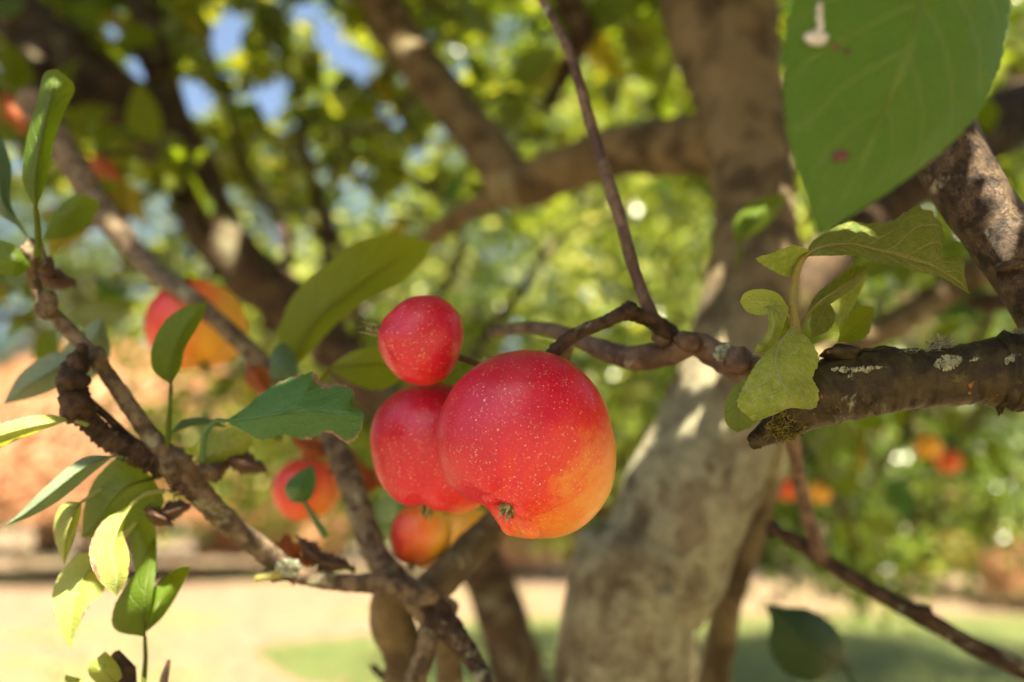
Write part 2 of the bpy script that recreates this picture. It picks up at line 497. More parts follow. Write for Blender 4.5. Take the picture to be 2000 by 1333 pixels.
def lawn_mat():
    t = NT('lawn')
    o = t.obj()
    n2 = t.noise(o, 2.0, 6, 0.65)
    n3 = t.noise(o, 40, 4, 0.7)
    c = t.mix(t.step(n2, 0.3, 0.7), (0.055, 0.085, 0.013), (0.095, 0.11, 0.02))
    c = t.mix(t.math('MULTIPLY', t.step(n3, 0.45, 0.7), 0.6), c, (0.05, 0.08, 0.012))
    b = t.n('Bump', None, Strength=0.6, Distance=0.04, Height=n3)
    return t.done(t.n('BsdfPrincipled', None, Base_Color=c, Roughness=0.9, Normal=b.outputs[0]).outputs[0])


gs = 250
g = link('ground', mesh('ground', [(-gs, -gs, 0), (gs, -gs, 0), (gs, gs, 0), (-gs, gs, 0)], [(0, 1, 2, 3)]), None, ground_mat())
tag(g, 'sandy dry ground beneath and beyond the apple tree', None, None, 'structure')


def sheet(name, cx, cy, rx, ry, z, mat, label, seed):
    v = [(cx, cy, z)]
    n = 64
    for i in range(n):
        a = 2 * math.pi * i / n
        k = 1 + 0.22 * noise.noise(Vector((math.cos(a) * 1.6, math.sin(a) * 1.6, seed)))
        v.append((cx + rx * k * math.cos(a), cy + ry * k * math.sin(a), z))
    o = link(name, mesh(name, v, [(0, 1 + i, 1 + (i + 1) % n) for i in range(n)]), None, mat)
    return tag(o, label, None, None, 'structure')


LM = lawn_mat()
sheet('lawn', 3.7, 8.2, 5.9, 2.8, 0.004, LM, 'green lawn in the shade to the right of the tree trunk', 1.0)  # grass green, with part of the tree's shade put into its colour
sheet('lawn_strip', -7.0, 17.0, 5.5, 1.2, 0.004, LM, 'thin strip of green grass in front of the orange dome tree', 4.0)

# ------------------------------------------------------------------ leaf mass
LV = np.array([(0, 0, 0), (-0.28, 0.30, 0.07), (0, 0.34, 0), (0.28, 0.30, 0.07), (-0.26, 0.62, 0.05), (0, 0.66, -0.02), (0.26, 0.62, 0.05), (0, 1.0, -0.12)])
LF = np.array([(0, 2, 1), (0, 3, 2), (1, 2, 5), (1, 5, 4), (2, 3, 6), (2, 6, 5), (4, 5, 7), (5, 6, 7)])


def leaf_mass(name, cen, nor, size, tint, mat, parent=None):
    """cen (n,3), nor (n,3) leaf-face directions, size (n,), tint (n,): ONE mesh of folded eight-triangle leaves."""
    n = len(cen)
    nor = nor / (np.linalg.norm(nor, axis=1, keepdims=True) + 1e-9)
    r = rng.normal(size=(n, 3))
    ax = r - nor * (r * nor).sum(1, keepdims=True)
    ax /= np.linalg.norm(ax, axis=1, keepdims=True) + 1e-9
    sx = np.cross(ax, nor)
    lv = LV - np.array((0, 0.5, 0))
    v = (cen[:, None, :] + size[:, None, None] * (lv[None, :, 0:1] * sx[:, None, :] * 1.15 + lv[None, :, 1:2] * ax[:, None, :] + lv[None, :, 2:3] * nor[:, None, :])).reshape(-1, 3)
    f = (LF[None] + (np.arange(n) * len(LV))[:, None, None]).reshape(-1, 3)
    me = bpy.data.meshes.new(name)
    me.vertices.add(len(v)); me.vertices.foreach_set('co', v.astype(np.float32).ravel())
    me.loops.add(f.size); me.loops.foreach_set('vertex_index', f.astype(np.int32).ravel())
    me.polygons.add(len(f)); me.polygons.foreach_set('loop_start', np.arange(0, f.size, 3, dtype=np.int32))
    me.update(calc_edges=True)
    at = me.attributes.new('tint', 'FLOAT', 'POINT')
    at.data.foreach_set('value', np.repeat(tint, len(LV)).astype(np.float32))
    return link(name, me, parent, mat)


def clumps(center, rad, nclump, nleaf, spread, shell=0.55):
    """Leaf positions in clumps spread through an ellipsoid, denser towards its surface."""
    d = rng.normal(size=(nclump, 3)); d /= np.linalg.norm(d, axis=1, keepdims=True)
    rr = shell + (1 - shell) * rng.random(nclump) ** 0.6
    cc = d * rr[:, None] * np.array(rad) + np.array(center)
    idx = rng.integers(0, nclump, nleaf)
    off = rng.normal(size=(nleaf, 3)) * spread
    out = cc[idx] + off
    up = d[idx] * 0.6 + rng.normal(size=(nleaf, 3)) * 0.55 + np.array((0, 0, 0.55))
    return out, up, idx, cc


def orchard_tree(base, height, trunk_r, blobs, mat, barkmat, size, label, group, cat='tree', tintrange=(0, 1), keep=None, spread=0.16, name='apple_tree', lean=0.0):
    root = empty(name, base)
    tag(root, label, cat, group)
    b = Vector(base)
    gt = Geo()
    fork = b + Vector((lean * height * 0.4, 0, height * 0.4))
    gt.tube([b - Vector((0, 0, 0.1)), b + Vector((lean * 0.1, 0, height * 0.1)), b + Vector((lean * height * 0.2, 0.02, height * 0.22)), fork], [trunk_r * 1.5, trunk_r * 1.1, trunk_r, trunk_r * 0.85], 14, 22, 0.10, 1, 0.1)
    gt.build('trunk', barkmat, root)
    ps, ns, ss, ts = [], [], [], []
    for k, (c, r, ncl, nl) in enumerate(blobs):
        c = np.array(c, float)
        p, nrm, idx, cc = clumps(c, r, ncl, nl, spread)
        cl = rng.random(ncl)
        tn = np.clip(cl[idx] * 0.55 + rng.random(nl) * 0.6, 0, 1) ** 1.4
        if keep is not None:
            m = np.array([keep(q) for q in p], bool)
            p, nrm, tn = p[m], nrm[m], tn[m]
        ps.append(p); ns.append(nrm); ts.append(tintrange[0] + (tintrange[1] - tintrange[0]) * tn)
        ss.append(size * (0.7 + 0.6 * rng.random(len(p))))
        cV = Vector(c)
        g2 = Geo()
        g2.tube([fork, fork.lerp(cV, 0.5) + Vector((0, 0, 0.1)), cV], [trunk_r * 0.7, trunk_r * 0.45, trunk_r * 0.2], 10, 14, 0.08)
        for q in cc[:: max(1, ncl // 10)]:
            qv = Vector(q)
            g2.tube([fork.lerp(cV, 0.75), cV.lerp(qv, 0.55) + Vector((0, 0, 0.06)), qv], [trunk_r * 0.32, trunk_r * 0.18, 0.004], 6, 9, 0.05)
        g2.build('limb', barkmat, root)
    o = leaf_mass('foliage', np.vstack(ps), np.vstack(ns), np.concatenate(ss), np.concatenate(ts), mat, root)
    o['kind'] = 'stuff'
    return root


def sky_gap(q):
    """Keeps the far crowns below the open sky."""
    return True


# sunlit neighbour behind the trunk: its bright leaves fill the middle of the view
G_ = 'apple trees in the orchard behind'
orchard_tree((0.68, 3.3, 0), 2.1, 0.06,
             [((-0.15, 3.1, 1.98), (0.86, 0.65, 0.62), 60, 3700), ((-1.0, 3.4, 1.88), (0.70, 0.6, 0.62), 44, 2800), ((0.62, 3.2, 2.25), (0.72, 0.66, 0.85), 56, 3500), ((0.30, 3.1, 1.64), (0.62, 0.6, 0.30), 34, 2000)],
             M['fol_sun'], M['limb'], 0.056, 'sunlit apple tree with yellow green leaves directly behind the leaning trunk', G_, 'tree', (0, 1), None, 0.10)
orchard_tree((3.5, 4.4, 0), 2.3, 0.07,
             [((1.75, 4.0, 1.40), (0.80, 0.6, 0.46), 36, 2600), ((1.95, 4.0, 1.80), (0.75, 0.7, 0.52), 40, 1900), ((2.1, 4.2, 2.5), (1.0, 0.8, 0.75), 40, 2200)],
             M['fol_sun'], M['limb'], 0.058, 'shaded apple tree behind the mossy branch at the right', G_, 'tree', (0, 0.36), None, 0.11)  # tint held to the dark end: this tree's shade is in its leaf colour
orchard_tree((1.18, 6.1, 0), 3.6, 0.09,
             [((1.2, 4.5, 4.6), (1.6, 1.0, 0.6), 40, 3800), ((3.6, 4.5, 4.5), (1.6, 1.0, 0.6), 40, 3800), ((0.7, 5.9, 4.2), (1.5, 1.3, 0.8), 50, 4600), ((2.6, 5.8, 4.0), (1.5, 1.3, 0.8), 50, 4600), ((4.5, 6.0, 3.7), (1.5, 1.4, 0.9), 50, 4600), ((3.3, 6.6, 3.3), (1.2, 1.0, 0.6), 30, 2600)],
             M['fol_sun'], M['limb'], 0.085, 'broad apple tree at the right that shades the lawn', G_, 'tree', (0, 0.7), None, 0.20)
orchard_tree((-15.5, 21.5, 0), 8.0, 0.22,
             [((-10.8, 21.0, 8.4), (3.6, 2.2, 2.6), 60, 6000), ((-6.4, 21.3, 8.2), (3.0, 2.2, 2.7), 56, 5600), ((-3.0, 21.6, 7.0), (2.8, 2.0, 3.0), 46, 5000)],
             M['fol_mid'], M['limb'], 0.19, 'tall broadleaf tree behind the dark limb at the left', G_, 'tree', (0, 1), None, 0.45)
orchard_tree((3.7, 15.0, 0), 7.5, 0.2,
             [((0.4, 15.0, 5.4), (3.8, 2.2, 2.9), 90, 11000), ((2.4, 14.6, 9.4), (2.8, 2.4, 2.6), 50, 5600), ((6.4, 15.4, 8.2), (3.4, 2.4, 3.2), 66, 7000), ((6.2, 15.6, 4.9), (2.6, 2.0, 1.7), 40, 4500)],
             M['fol_mid'], M['limb'], 0.15, 'tall darker broadleaf tree rising behind the sunlit apple tree', G_, 'tree', (0, 0.85), None, 0.4)


def shrub(name, base, rad, n, size, mat, label, cat, group, low=0.25, stems=5, lumpy=1.0, tintrange=(0, 1)):
    """A dome of fine leaves over a few bare stems."""
    root = empty(name, base)
    tag(root, label, cat, group)
    b = np.array(base, float)
    d = rng.normal(size=(n, 3)); d[:, 2] = np.abs(d[:, 2]) * 1.1 - low * 0.6
    d /= np.linalg.norm(d, axis=1, keepdims=True)
    lump = np.array([1 + lumpy * 0.13 * noise.noise(Vector(q) * 3.1 + Vector((b[0], 0, 0))) + lumpy * 0.06 * noise.noise(Vector(q) * 8) for q in d])
    rr = (0.78 + 0.22 * rng.random(n) ** 0.5) * lump
    p = d * rr[:, None] * np.array(rad) + b + np.array((0, 0, rad[2] * low))
    p = np.where((p[:, 2] > rad[2] * low * 0.75)[:, None], p, p + np.array((0, 0, rad[2] * 0.3)))
    nrm = d + rng.normal(size=(n, 3)) * 0.22
    tint = tintrange[0] + (tintrange[1] - tintrange[0]) * np.clip(0.5 + 0.9 * (lump - 1) / 0.15 * 0.4 + 0.3 * (rng.random(n) - 0.5), 0, 1)
    o = leaf_mass('foliage', p, nrm, size * (0.7 + 0.6 * rng.random(n)), tint, mat, root)
    o['kind'] = 'stuff'
    for k in range(stems):
        a = 2 * math.pi * (k + 0.3) / stems
        e = Vector(base) + Vector((math.cos(a) * rad[0] * 0.6, math.sin(a) * rad[1] * 0.6, rad[2] * 0.9))
        s0 = Vector(base) + Vector((math.cos(a) * 0.12, math.sin(a) * 0.12, -0.05))
        Geo().tube([s0, s0.lerp(e, 0.45) + Vector((0, 0, rad[2] * 0.12)), e], [0.09 * rad[2] / 3, 0.06 * rad[2] / 3, 0.015], 8, 10, 0.06).build('stem', M['limb'], root)
    return root


def gpos(x, d):
    return ((x - 1000) / F * d, d, 0)


shrub('maple_tree', gpos(235, 17.0), (3.9, 3.0, 3.35), 24000, 0.16, M['fol_acer'], 'large orange dome of autumn foliage behind the left branch', 'maple', 'orange autumn trees', 0.46, 6, 0.4)
shrub('maple_tree', gpos(1010, 17.5), (1.7, 1.3, 0.95), 6000, 0.11, M['fol_acer'], 'low orange autumn shrub seen just under the large apple', 'shrub', 'orange autumn trees', 0.45, 4)
shrub('maple_tree', gpos(560, 18.5), (1.5, 1.3, 1.3), 5000, 0.12, M['fol_acer'], 'small orange autumn shrub behind the fork of the left branch', 'shrub', 'orange autumn trees', 0.45, 4)
shrub('maple_tree', gpos(1830, 13.5), (1.9, 1.3, 1.25), 7000, 0.10, M['fol_gold'], 'gold green autumn shrub at the right edge beyond the lawn', 'shrub', 'orange autumn trees', 0.4, 4)
shrub('maple_tree', gpos(2010, 11.5), (0.9, 0.8, 0.95), 4000, 0.09, M['fol_acer'], 'pinkish orange autumn shrub cut by the right edge', 'shrub', 'orange autumn trees', 0.4, 4)
hx = [(-150, 24, 12.5), (120, 26, 12.5), (420, 25, 8.6), (640, 24, 8.8), (830, 23, 7.5), (1050, 23, 7.0), (1260, 23, 6.5), (1480, 22, 6.5), (1700, 20, 5.4), (1930, 19, 5.6), (2150, 19, 5.6), (2420, 19, 6.5), (2720, 18, 6.5), (-430, 22, 8.5), (-720, 21, 8.5)]
place = ['cut by the left edge', 'behind the large orange dome', 'right of the large orange dome', 'behind the yellow leaf left of the apples', 'behind the two left apples', 'behind the large apple',
         'behind the leaning trunk', 'right of the leaning trunk', 'under the mossy branch', 'behind the gold green shrub', 'at the far right edge', 'just beyond the right edge', 'well beyond the right edge', 'just beyond the left edge', 'well beyond the left edge']
for (x, d, h), w in zip(hx, place):
    shrub('hedge_bush', gpos(x, d), (2.6, 1.8, h * 0.75), 6500, 0.19, M['fol_dark'], 'tall dark green hedge bush ' + w, 'bush', 'dark hedge along the far side', 0.10, 3)

nf = 1400
fy = rng.uniform(5.5, 16, nf)
fx = rng.uniform(-0.7, 0.7, nf) * fy
fl = leaf_mass('fallen_leaves', np.stack([fx, fy, np.full(nf, 0.02)], 1), rng.normal(size=(nf, 3)) * 0.3 + np.array((0, 0, 1)), rng.uniform(0.05, 0.09, nf), rng.random(nf), M['fol_fallen'])
tag(fl, 'brown and yellow fallen leaves strewn over the sunny ground', None, None, 'stuff')

# ------------------------------------------------------------------ the apple tree: trunk and limbs
troot = P(1195, 1400, 0.44)
tree = empty('apple_tree', (troot.x - 0.02, troot.y + 0.10, 0))
tag(tree, 'gnarled apple tree with leaning lichened trunk, bearing the red apples', 'tree')


def pix(L):
    return [P(*q[:3]) for q in L]


def rad(L):
    """Half width in px at that depth -> metres."""
    return [q[3] / F * q[2] for q in L]


TR = [(1215, 1333, 0.44, 132.9), (1290, 1100, 0.45, 124.7), (1362, 930, 0.46, 120.1), (1425, 760, 0.475, 107.4), (1462, 600, 0.5, 94.6), (1474, 450, 0.53, 80.1), (1462, 300, 0.56, 76.4), (1430, 150, 0.59, 89.2), (1405, 0, 0.62, 111.0), (1395, -260, 0.68, 100.1), (1360, -700, 0.8, 72.8)]
tp, tr_ = pix(TR), rad(TR)
base = tree.location
tp = [base + Vector((0, 0, -0.08)), base + Vector((0.0, -0.005, 0.25)), base + Vector((0.0, -0.02, 0.7))] + tp
tr_ = [0.075, 0.052, 0.044] + tr_
Geo().tube(tp, tr_, 40, 220, 0.05, 1.0, 0.10).build('trunk', M['trunk'], tree)


def branch(name, L, mat, seg=14, rings=None, rough=0.06, lump=0.06, knobs=(), parent=None, label=None, freq=1.0):
    g = Geo()
    g.tube(pix(L), rad(L), seg, rings or len(L) * 9, rough, freq, lump)
    for k, (x, y, z, r, sc) in enumerate(knobs):
        g.blob(P(x, y, z), r / F * z, 12, 9, 0.45, sc, k * 1.7 + x)
    o = g.build(name, mat, parent or tree)
    if label:
        o['label'] = label
    return o


limb_h = branch('limb', [(1450, 275, 0.57, 70), (1330, 285, 0.62, 58), (1200, 300, 0.68, 50), (1090, 335, 0.72, 46), (1010, 365, 0.74, 48), (960, 300, 0.76, 44), (900, 225, 0.79, 42), (840, 150, 0.82, 42), (770, 60, 0.86, 44), (690, -60, 0.9, 44), (560, -300, 1.0, 40)], M['limb'], 20, 110, 0.06, 0.12, (), None, 'blurred limb that runs level from the trunk and kinks upward')
limb_l = branch('limb', [(1060, 1500, 0.78, 55), (960, 1150, 0.8, 48), (800, 850, 0.82, 46), (660, 690, 0.84, 46), (560, 590, 0.85, 52), (460, 510, 0.86, 56), (395, 400, 0.88, 54), (345, 290, 0.9, 54), (270, 215, 0.92, 56), (160, 150, 0.95, 60), (60, 40, 1.0, 64), (-60, -120, 1.05, 60)], M['limb_shade'], 18, 110, 0.07, 0.15, (), None, 'dark blurred limb crossing the upper left')
branch('limb', [(395, 400, 0.88, 30), (330, 200, 0.95, 30), (290, 60, 1.0, 34), (270, -80, 1.05, 34)], M['limb_shade'], 12, 40, 0.06, 0.1)
branch('limb', [(100, 90, 0.98, 50), (40, 170, 0.9, 40), (-40, 260, 0.85, 36)], M['limb_shade'], 12, 30, 0.06, 0.1)
branch('limb', [(1440, 700, 0.56, 56), (1560, 560, 0.62, 50), (1700, 420, 0.70, 44), (1860, 300, 0.80, 60), (2060, 180, 0.9, 60)], M['limb_shade'], 14, 50, 0.06, 0.1)
branch('limb', [(1470, 760, 0.55, 34), (1640, 690, 0.62, 28), (1800, 600, 0.7, 26), (1920, 520, 0.78, 30), (2060, 440, 0.85, 30)], M['limb'], 12, 40, 0.06, 0.1)
branch('limb', [(1640, 80, 0.85, 60), (1540, 240, 0.8, 44), (1500, 430, 0.72, 36), (1470, 620, 0.6, 40)], M['limb'], 12, 40, 0.06, 0.1)
branch('limb', [(1385, 1400, 0.52, 30), (1420, 1180, 0.525, 30), (1470, 1010, 0.53, 34), (1500, 880, 0.53, 40), (1490, 780, 0.53, 40)], M['limb'], 12, 40, 0.06, 0.1, (), None, 'thin mossy stem pressed against the right of the trunk')
branch('limb', [(1010, 365, 0.74, 22), (870, 440, 0.8, 20), (740, 560, 0.9, 16), (640, 640, 1.0, 12)], M['limb'], 10, 30)
# thin shadowed twigs of the far crown
for q in [[(520, 640, 0.9, 14), (560, 470, 1.0, 11), (480, 330, 1.1, 8), (400, 60, 1.2, 5)],
          [(640, 660, 1.0, 15), (640, 480, 1.05, 13), (600, 310, 1.1, 9), (560, 120, 1.2, 5)],
          [(690, 720, 1.0, 12), (700, 560, 1.05, 10), (640, 400, 1.1, 8), (690, 200, 1.2, 5)],
          [(820, 640, 1.1, 9), (900, 480, 1.15, 9), (820, 350, 1.2, 7), (560, 260, 1.3, 5)],
          [(920, 700, 0.8, 8), (1000, 590, 0.9, 9), (1090, 470, 1.0, 7), (1200, 420, 1.1, 4)],
          [(1900, 590, 0.55, 16), (1960, 590, 0.5, 18), (2080, 600, 0.5, 20)],
          [(1090, -40, 0.9, 30), (1130, 80, 0.95, 22), (1060, 220, 1.0, 12)]]:
    branch('twig', q, M['darktwig'], 8, 24, 0.06, 0.1)

# ------------------------------------------------------------------ the right branch in focus
R1 = [(2120, 745, 0.222, 74), (2040, 735, 0.223, 78), (1975, 728, 0.224, 74), (1900, 730, 0.225, 60), (1830, 738, 0.226, 58), (1760, 742, 0.227, 60), (1690, 750, 0.228, 64), (1620, 765, 0.229, 66), (1570, 790, 0.229, 54), (1525, 828, 0.229, 36), (1492, 850, 0.229, 22), (1474, 862, 0.228, 17)]
mb = branch('branch', R1, M['branch'], 36, 150, 0.035, 0.05,
            [(1712, 786, 0.2215, 22, (1, 0.8, 1)), (1476, 862, 0.228, 15, (1, 1, 1)), (1645, 690, 0.226, 26, (1.5, 1, 0.6)), (1720, 690, 0.229, 24, (1.6, 1, 0.55)), (1790, 692, 0.231, 20, (1.7, 1, 0.6)), (1960, 690, 0.226, 40, (1.5, 1, 0.7)), (1955, 735, 0.2225, 66, (0.28, 0.9, 1.05))],
            None, 'mossy brown branch with lichen in focus at the right')
R1b = [(1600, 760, 0.238, 46), (1530, 745, 0.245, 36), (1455, 722, 0.252, 30), (1400, 694, 0.258, 28), (1355, 672, 0.262, 24), (1300, 690, 0.266, 27), (1235, 700, 0.27, 24), (1170, 680, 0.278, 19), (1110, 655, 0.29, 15), (1040, 640, 0.31, 12), (960, 650, 0.34, 10)]
b2 = branch('branch', R1b, M['purpletwig'], 20, 110, 0.06, 0.12, [(1440, 705, 0.246, 26, (1, 1, 1)), (1345, 668, 0.256, 24, (1.2, 1, 0.8)), (1296, 660, 0.262, 20, (1, 1, 1))], None, 'smooth purple brown side branch reaching left behind the large apple')
branch('twig', [(1300, 668, 0.262, 17), (1270, 610, 0.262, 13), (1240, 530, 0.265, 12), (1212, 430, 0.27, 12), (1180, 330, 0.28, 12), (1145, 210, 0.29, 11), (1115, 110, 0.30, 10), (1075, 30, 0.315, 9), (1020, -60, 0.33, 8)], M['purpletwig'], 14, 90, 0.05, 0.10,
       [(1236, 520, 0.2655, 13, (1, 1, 0.6)), (1180, 330, 0.28, 13, (1, 1, 0.7)), (1152, 238, 0.288, 12, (1, 1, 0.6))], None, 'long thin bare twig rising to the top edge')
branch('twig', [(1310, 655, 0.262, 20), (1275, 628, 0.258, 16), (1225, 612, 0.254, 15), (1180, 630, 0.252, 13), (1130, 650, 0.250, 13), (1090, 680, 0.25, 14), (1062, 715, 0.25, 12)], M['darktwig'], 14, 70, 0.08, 0.15,
       [(1228, 606, 0.252, 16, (1, 1, 1)), (1085, 686, 0.249, 16, (1, 1, 0.8))], None, 'short dark spur that carries the large apple')
R2 = [(1400, -330, 0.70, 60), (1540, -170, 0.50, 62), (1680, 10, 0.34, 64), (1775, 160, 0.275, 66), (1845, 285, 0.257, 66), (1890, 365, 0.252, 64), (1940, 440, 0.247, 62), (1990, 505, 0.242, 66), (2050, 580, 0.236, 74), (2110, 690, 0.228, 80)]
branch('branch', R2, M['sunbranch'], 32, 100, 0.015, 0.05, [(1992, 525, 0.236, 30, (1.4, 1, 0.6))], None, 'brown branch with dappled sun at the right edge')
# lower right thin twigs
branch('twig', [(1500, 1035, 0.40, 10), (1545, 1052, 0.395, 14), (1610, 1095, 0.39, 17), (1700, 1150, 0.38, 16), (1800, 1205, 0.37, 18), (1900, 1262, 0.36, 18), (2050, 1340, 0.35, 20), (2350, 1560, 0.36, 26), (2500, 2000, 0.42, 34)], M['darktwig'], 12, 60, 0.06, 0.1, [(1512, 1036, 0.398, 16, (1, 1, 1)), (1800, 1200, 0.368, 22, (1.2, 1, 0.8))], None, 'dark twig slanting to the lower right corner')
branch('twig', [(1545, 840, 0.34, 14), (1560, 930, 0.36, 13), (1578, 1010, 0.38, 14), (1605, 1092, 0.39, 16)], M['purpletwig'], 12, 40, 0.06, 0.1)
branch('twig', [(1018, 1420, 0.50, 10), (1022, 1340, 0.5, 10), (1030, 1290, 0.5, 8), (1032, 1262, 0.5, 4)], M['limb'], 8, 20)

# ------------------------------------------------------------------ the left branches
LB = [(880, 1195, 0.312, 24.5), (820, 1160, 0.306, 24.5), (740, 1142, 0.3, 20.2), (640, 1136, 0.296, 15.8), (575, 1118, 0.292, 18.7), (520, 1080, 0.289, 21.6), (450, 1025, 0.284, 22.3), (390, 965, 0.278, 23.8), (335, 905, 0.272, 25.9), (292, 850, 0.27, 18.0), (240, 775, 0.27, 16.0), (190, 705, 0.27, 14.5), (130, 640, 0.27, 13.8), (85, 590, 0.27, 11.5), (62, 535, 0.27, 10.7), (60, 470, 0.272, 9.2)]
lb = branch('branch', LB, M['twig'], 20, 170, 0.08, 0.12, [(340, 905, 0.272, 31, (1.2, 1, 0.9)), (395, 925, 0.276, 22, (1.3, 1, 0.8)), (545, 1118, 0.292, 24, (1.3, 1, 0.8)), (820, 1160, 0.304, 30, (1.2, 1, 0.9)), (92, 598, 0.268, 22, (1, 1, 1.2)), (62, 500, 0.268, 24, (1, 1, 1.3)), (185, 700, 0.268, 22, (1, 1, 1))], None, 'grey brown branch slanting through the lower left')
LS = [(315, 905, 0.272, 30), (265, 885, 0.268, 24), (215, 860, 0.264, 22), (170, 820, 0.262, 22), (148, 775, 0.26, 28), (140, 730, 0.26, 24), (150, 700, 0.26, 16)]
ls = branch('branch', LS, M['darktwig'], 18, 80, 0.12, 0.3, [(147, 790, 0.257, 30, (0.9, 1, 1.2)), (140, 745, 0.256, 30, (1, 1, 0.8)), (150, 715, 0.258, 22, (0.9, 1, 1.4)), (160, 690, 0.26, 14, (0.9, 1, 1.5))], None, 'dark knobbly fruit spur at the left')
branch('twig', [(165, 775, 0.264, 8), (210, 815, 0.267, 8), (255, 858, 0.27, 9), (300, 890, 0.272, 10)], M['darktwig'], 8, 24)
branch('branch', [(60, 190, 0.46, 30), (140, 320, 0.45, 26), (215, 430, 0.44, 24), (290, 520, 0.43, 21), (370, 580, 0.385, 18), (450, 650, 0.38, 18), (530, 725, 0.38, 17), (620, 830, 0.385, 18), (690, 960, 0.37, 20), (730, 1080, 0.345, 24), (790, 1150, 0.32, 26)], M['twig'], 14, 110, 0.08, 0.12, [(190, 400, 0.445, 26, (1, 1, 1)), (215, 432, 0.44, 24, (1, 1, 1))], None, 'blurred twig slanting past the half hidden apple at the left')
branch('branch', [(650, 860, 0.345, 23), (690, 960, 0.337, 25), (720, 1050, 0.328, 24), (760, 1120, 0.318, 24), (800, 1160, 0.31, 26)], M['twig'], 14, 50, 0.1, 0.15)
branch('branch', [(835, 1160, 0.31, 34), (890, 1105, 0.325, 34), (950, 1045, 0.34, 33), (1020, 975, 0.345, 30), (1070, 880, 0.34, 26), (1085, 770, 0.32, 22), (1100, 690, 0.30, 18), (1120, 658, 0.29, 15)], M['limb'], 16, 60, 0.05, 0.08, (), None, 'dark grey branch rising from the fork behind the large apple')
branch('branch', [(770, 1120, 0.325, 26), (762, 1200, 0.34, 42), (790, 1290, 0.35, 40), (800, 1420, 0.36, 42), (900, 2000, 0.42, 50)], M['limb'], 16, 60, 0.05, 0.1)
branch('branch', [(790, 1150, 0.31, 26), (835, 1210, 0.305, 20), (832, 1270, 0.30, 20), (805, 1345, 0.30, 22), (790, 1440, 0.30, 22)], M['twig'], 14, 50, 0.08, 0.12)
branch('branch', [(830, 1170, 0.31, 30), (880, 1230, 0.30, 26), (925, 1290, 0.295, 18), (950, 1345, 0.29, 15), (970, 1440, 0.29, 15)], M['darktwig'], 14, 50, 0.08, 0.12)
branch('branch', [(850, 1190, 0.33, 30), (875, 1270, 0.335, 26), (880, 1400, 0.34, 26)], M['limb'], 12, 40, 0.05, 0.1)
branch('twig', [(870, 1400, 0.4, 6), (760, 1330, 0.4, 9), (725, 1300, 0.4, 6)], M['darktwig'], 8, 20)
branch('twig', [(780, 1950, 0.34, 22), (480, 1750, 0.30, 18), (300, 1530, 0.27, 14), (246, 1400, 0.262, 14), (250, 1330, 0.262, 22), (236, 1290, 0.262, 18), (225, 1275, 0.262, 8)], M['darktwig'], 12, 30, 0.1, 0.3, [(232, 1310, 0.262, 22, (1, 1, 1))], None, 'dark broken spur at the bottom edge')
branch('twig', [(480, 1750, 0.30, 14), (330, 1520, 0.275, 12), (306, 1420, 0.27, 12), (318, 1340, 0.27, 9), (330, 1290, 0.27, 4)], M['darktwig'], 8, 20)

# yellow cut bud at the end of the left branch
g = Geo()
g.tube(pix([(555, 1120, 0.287, 14), (525, 1126, 0.285, 12), (499, 1131, 0.284, 9)]), [q / F * 0.285 for q in (9, 9, 7)], 10, 12, 0.1)
g.build('bud', M['budskin'], lb)['label'] = 'small yellow bud on the left branch'

# lichen and moss crusts, woven from many small lobes
def crust(name, x, y, z, rx, ry, n, size, mat, parent, lift=0.0006, fil=False, label=None, depth=0.0):
    g = Geo()
    for k in range(n):
        a, r = random.random() * 6.283, math.sqrt(random.random())
        px, py = x + rx * r * math.cos(a), y + ry * r * math.sin(a)
        s = size * (0.5 + random.random()) / F * z
        c = P(px, py, z - lift + depth * r * r)
        if fil:
            d = (RT * random.uniform(-1, 1) + UP * random.uniform(-0.5, 1.2) - FW * random.uniform(0.2, 1)).normalized()
            e = Vector((random.uniform(-1, 1), random.uniform(-1, 1), random.uniform(-1, 1))) * s
            g.tube([c, c + d * s * 1.3 + e * 0.3, c + d * s * 2.2 + e], [s * 0.20, s * 0.17, s * 0.08], 4, 5, 0)
        else:
            g.blob(c, s, 7, 5, 0.6, (1, 0.22, 1), random.random() * 50)
    o = g.build(name, mat, parent)
    o['kind'] = 'stuff'
    if label:
        o['label'] = label
    return o


crust('lichen', 1690, 752, 0.2195, 38, 30, 420, 2.4, M['lichen'], mb, 0.0002, False, 'grey green lichen patch in the middle of the mossy branch', 0.001)
crust('lichen', 1690, 722, 0.2205, 66, 6, 160, 2.0, M['lichen'], mb)
crust('lichen', 1855, 714, 0.2180, 32, 20, 420, 1.9, M['lichen'], mb, 0.0002, False, 'pale round lichen patch near the right edge', 0.001)
crust('lichen', 1908, 716, 0.2185, 16, 18, 130, 1.9, M['lichen'], mb)
crust('lichen', 1985, 705, 0.2160, 22, 12, 150, 2.2, M['lichen'], mb)
crust('lichen', 1800, 692, 0.2240, 44, 9, 90, 5, M['lichen'], mb, 0, True)
crust('lichen', 1832, 676, 0.2250, 22, 10, 80, 7, M['lichen'], mb, 0, True, 'tufted lichen on top of the mossy branch')
crust('lichen', 1990, 656, 0.2260, 30, 9, 110, 6, M['lichen'], mb, 0, True)
crust('lichen', 1415, 690, 0.2475, 22, 14, 70, 5, M['lichen'], b2, 0.0, False, 'grey lichen on the purple brown side branch', 0.001)
crust('moss', 1534, 836, 0.2255, 34, 26, 240, 7, M['moss'], mb, 0.001, True, 'olive moss tuft on the end of the branch')
crust('lichen', 560, 1110, 0.286, 22, 14, 60, 6, M['lichen'], lb)
crust('moss', 350, 955, 0.267, 18, 14, 70, 7, M['deadleaf'], lb, 0.001, True)
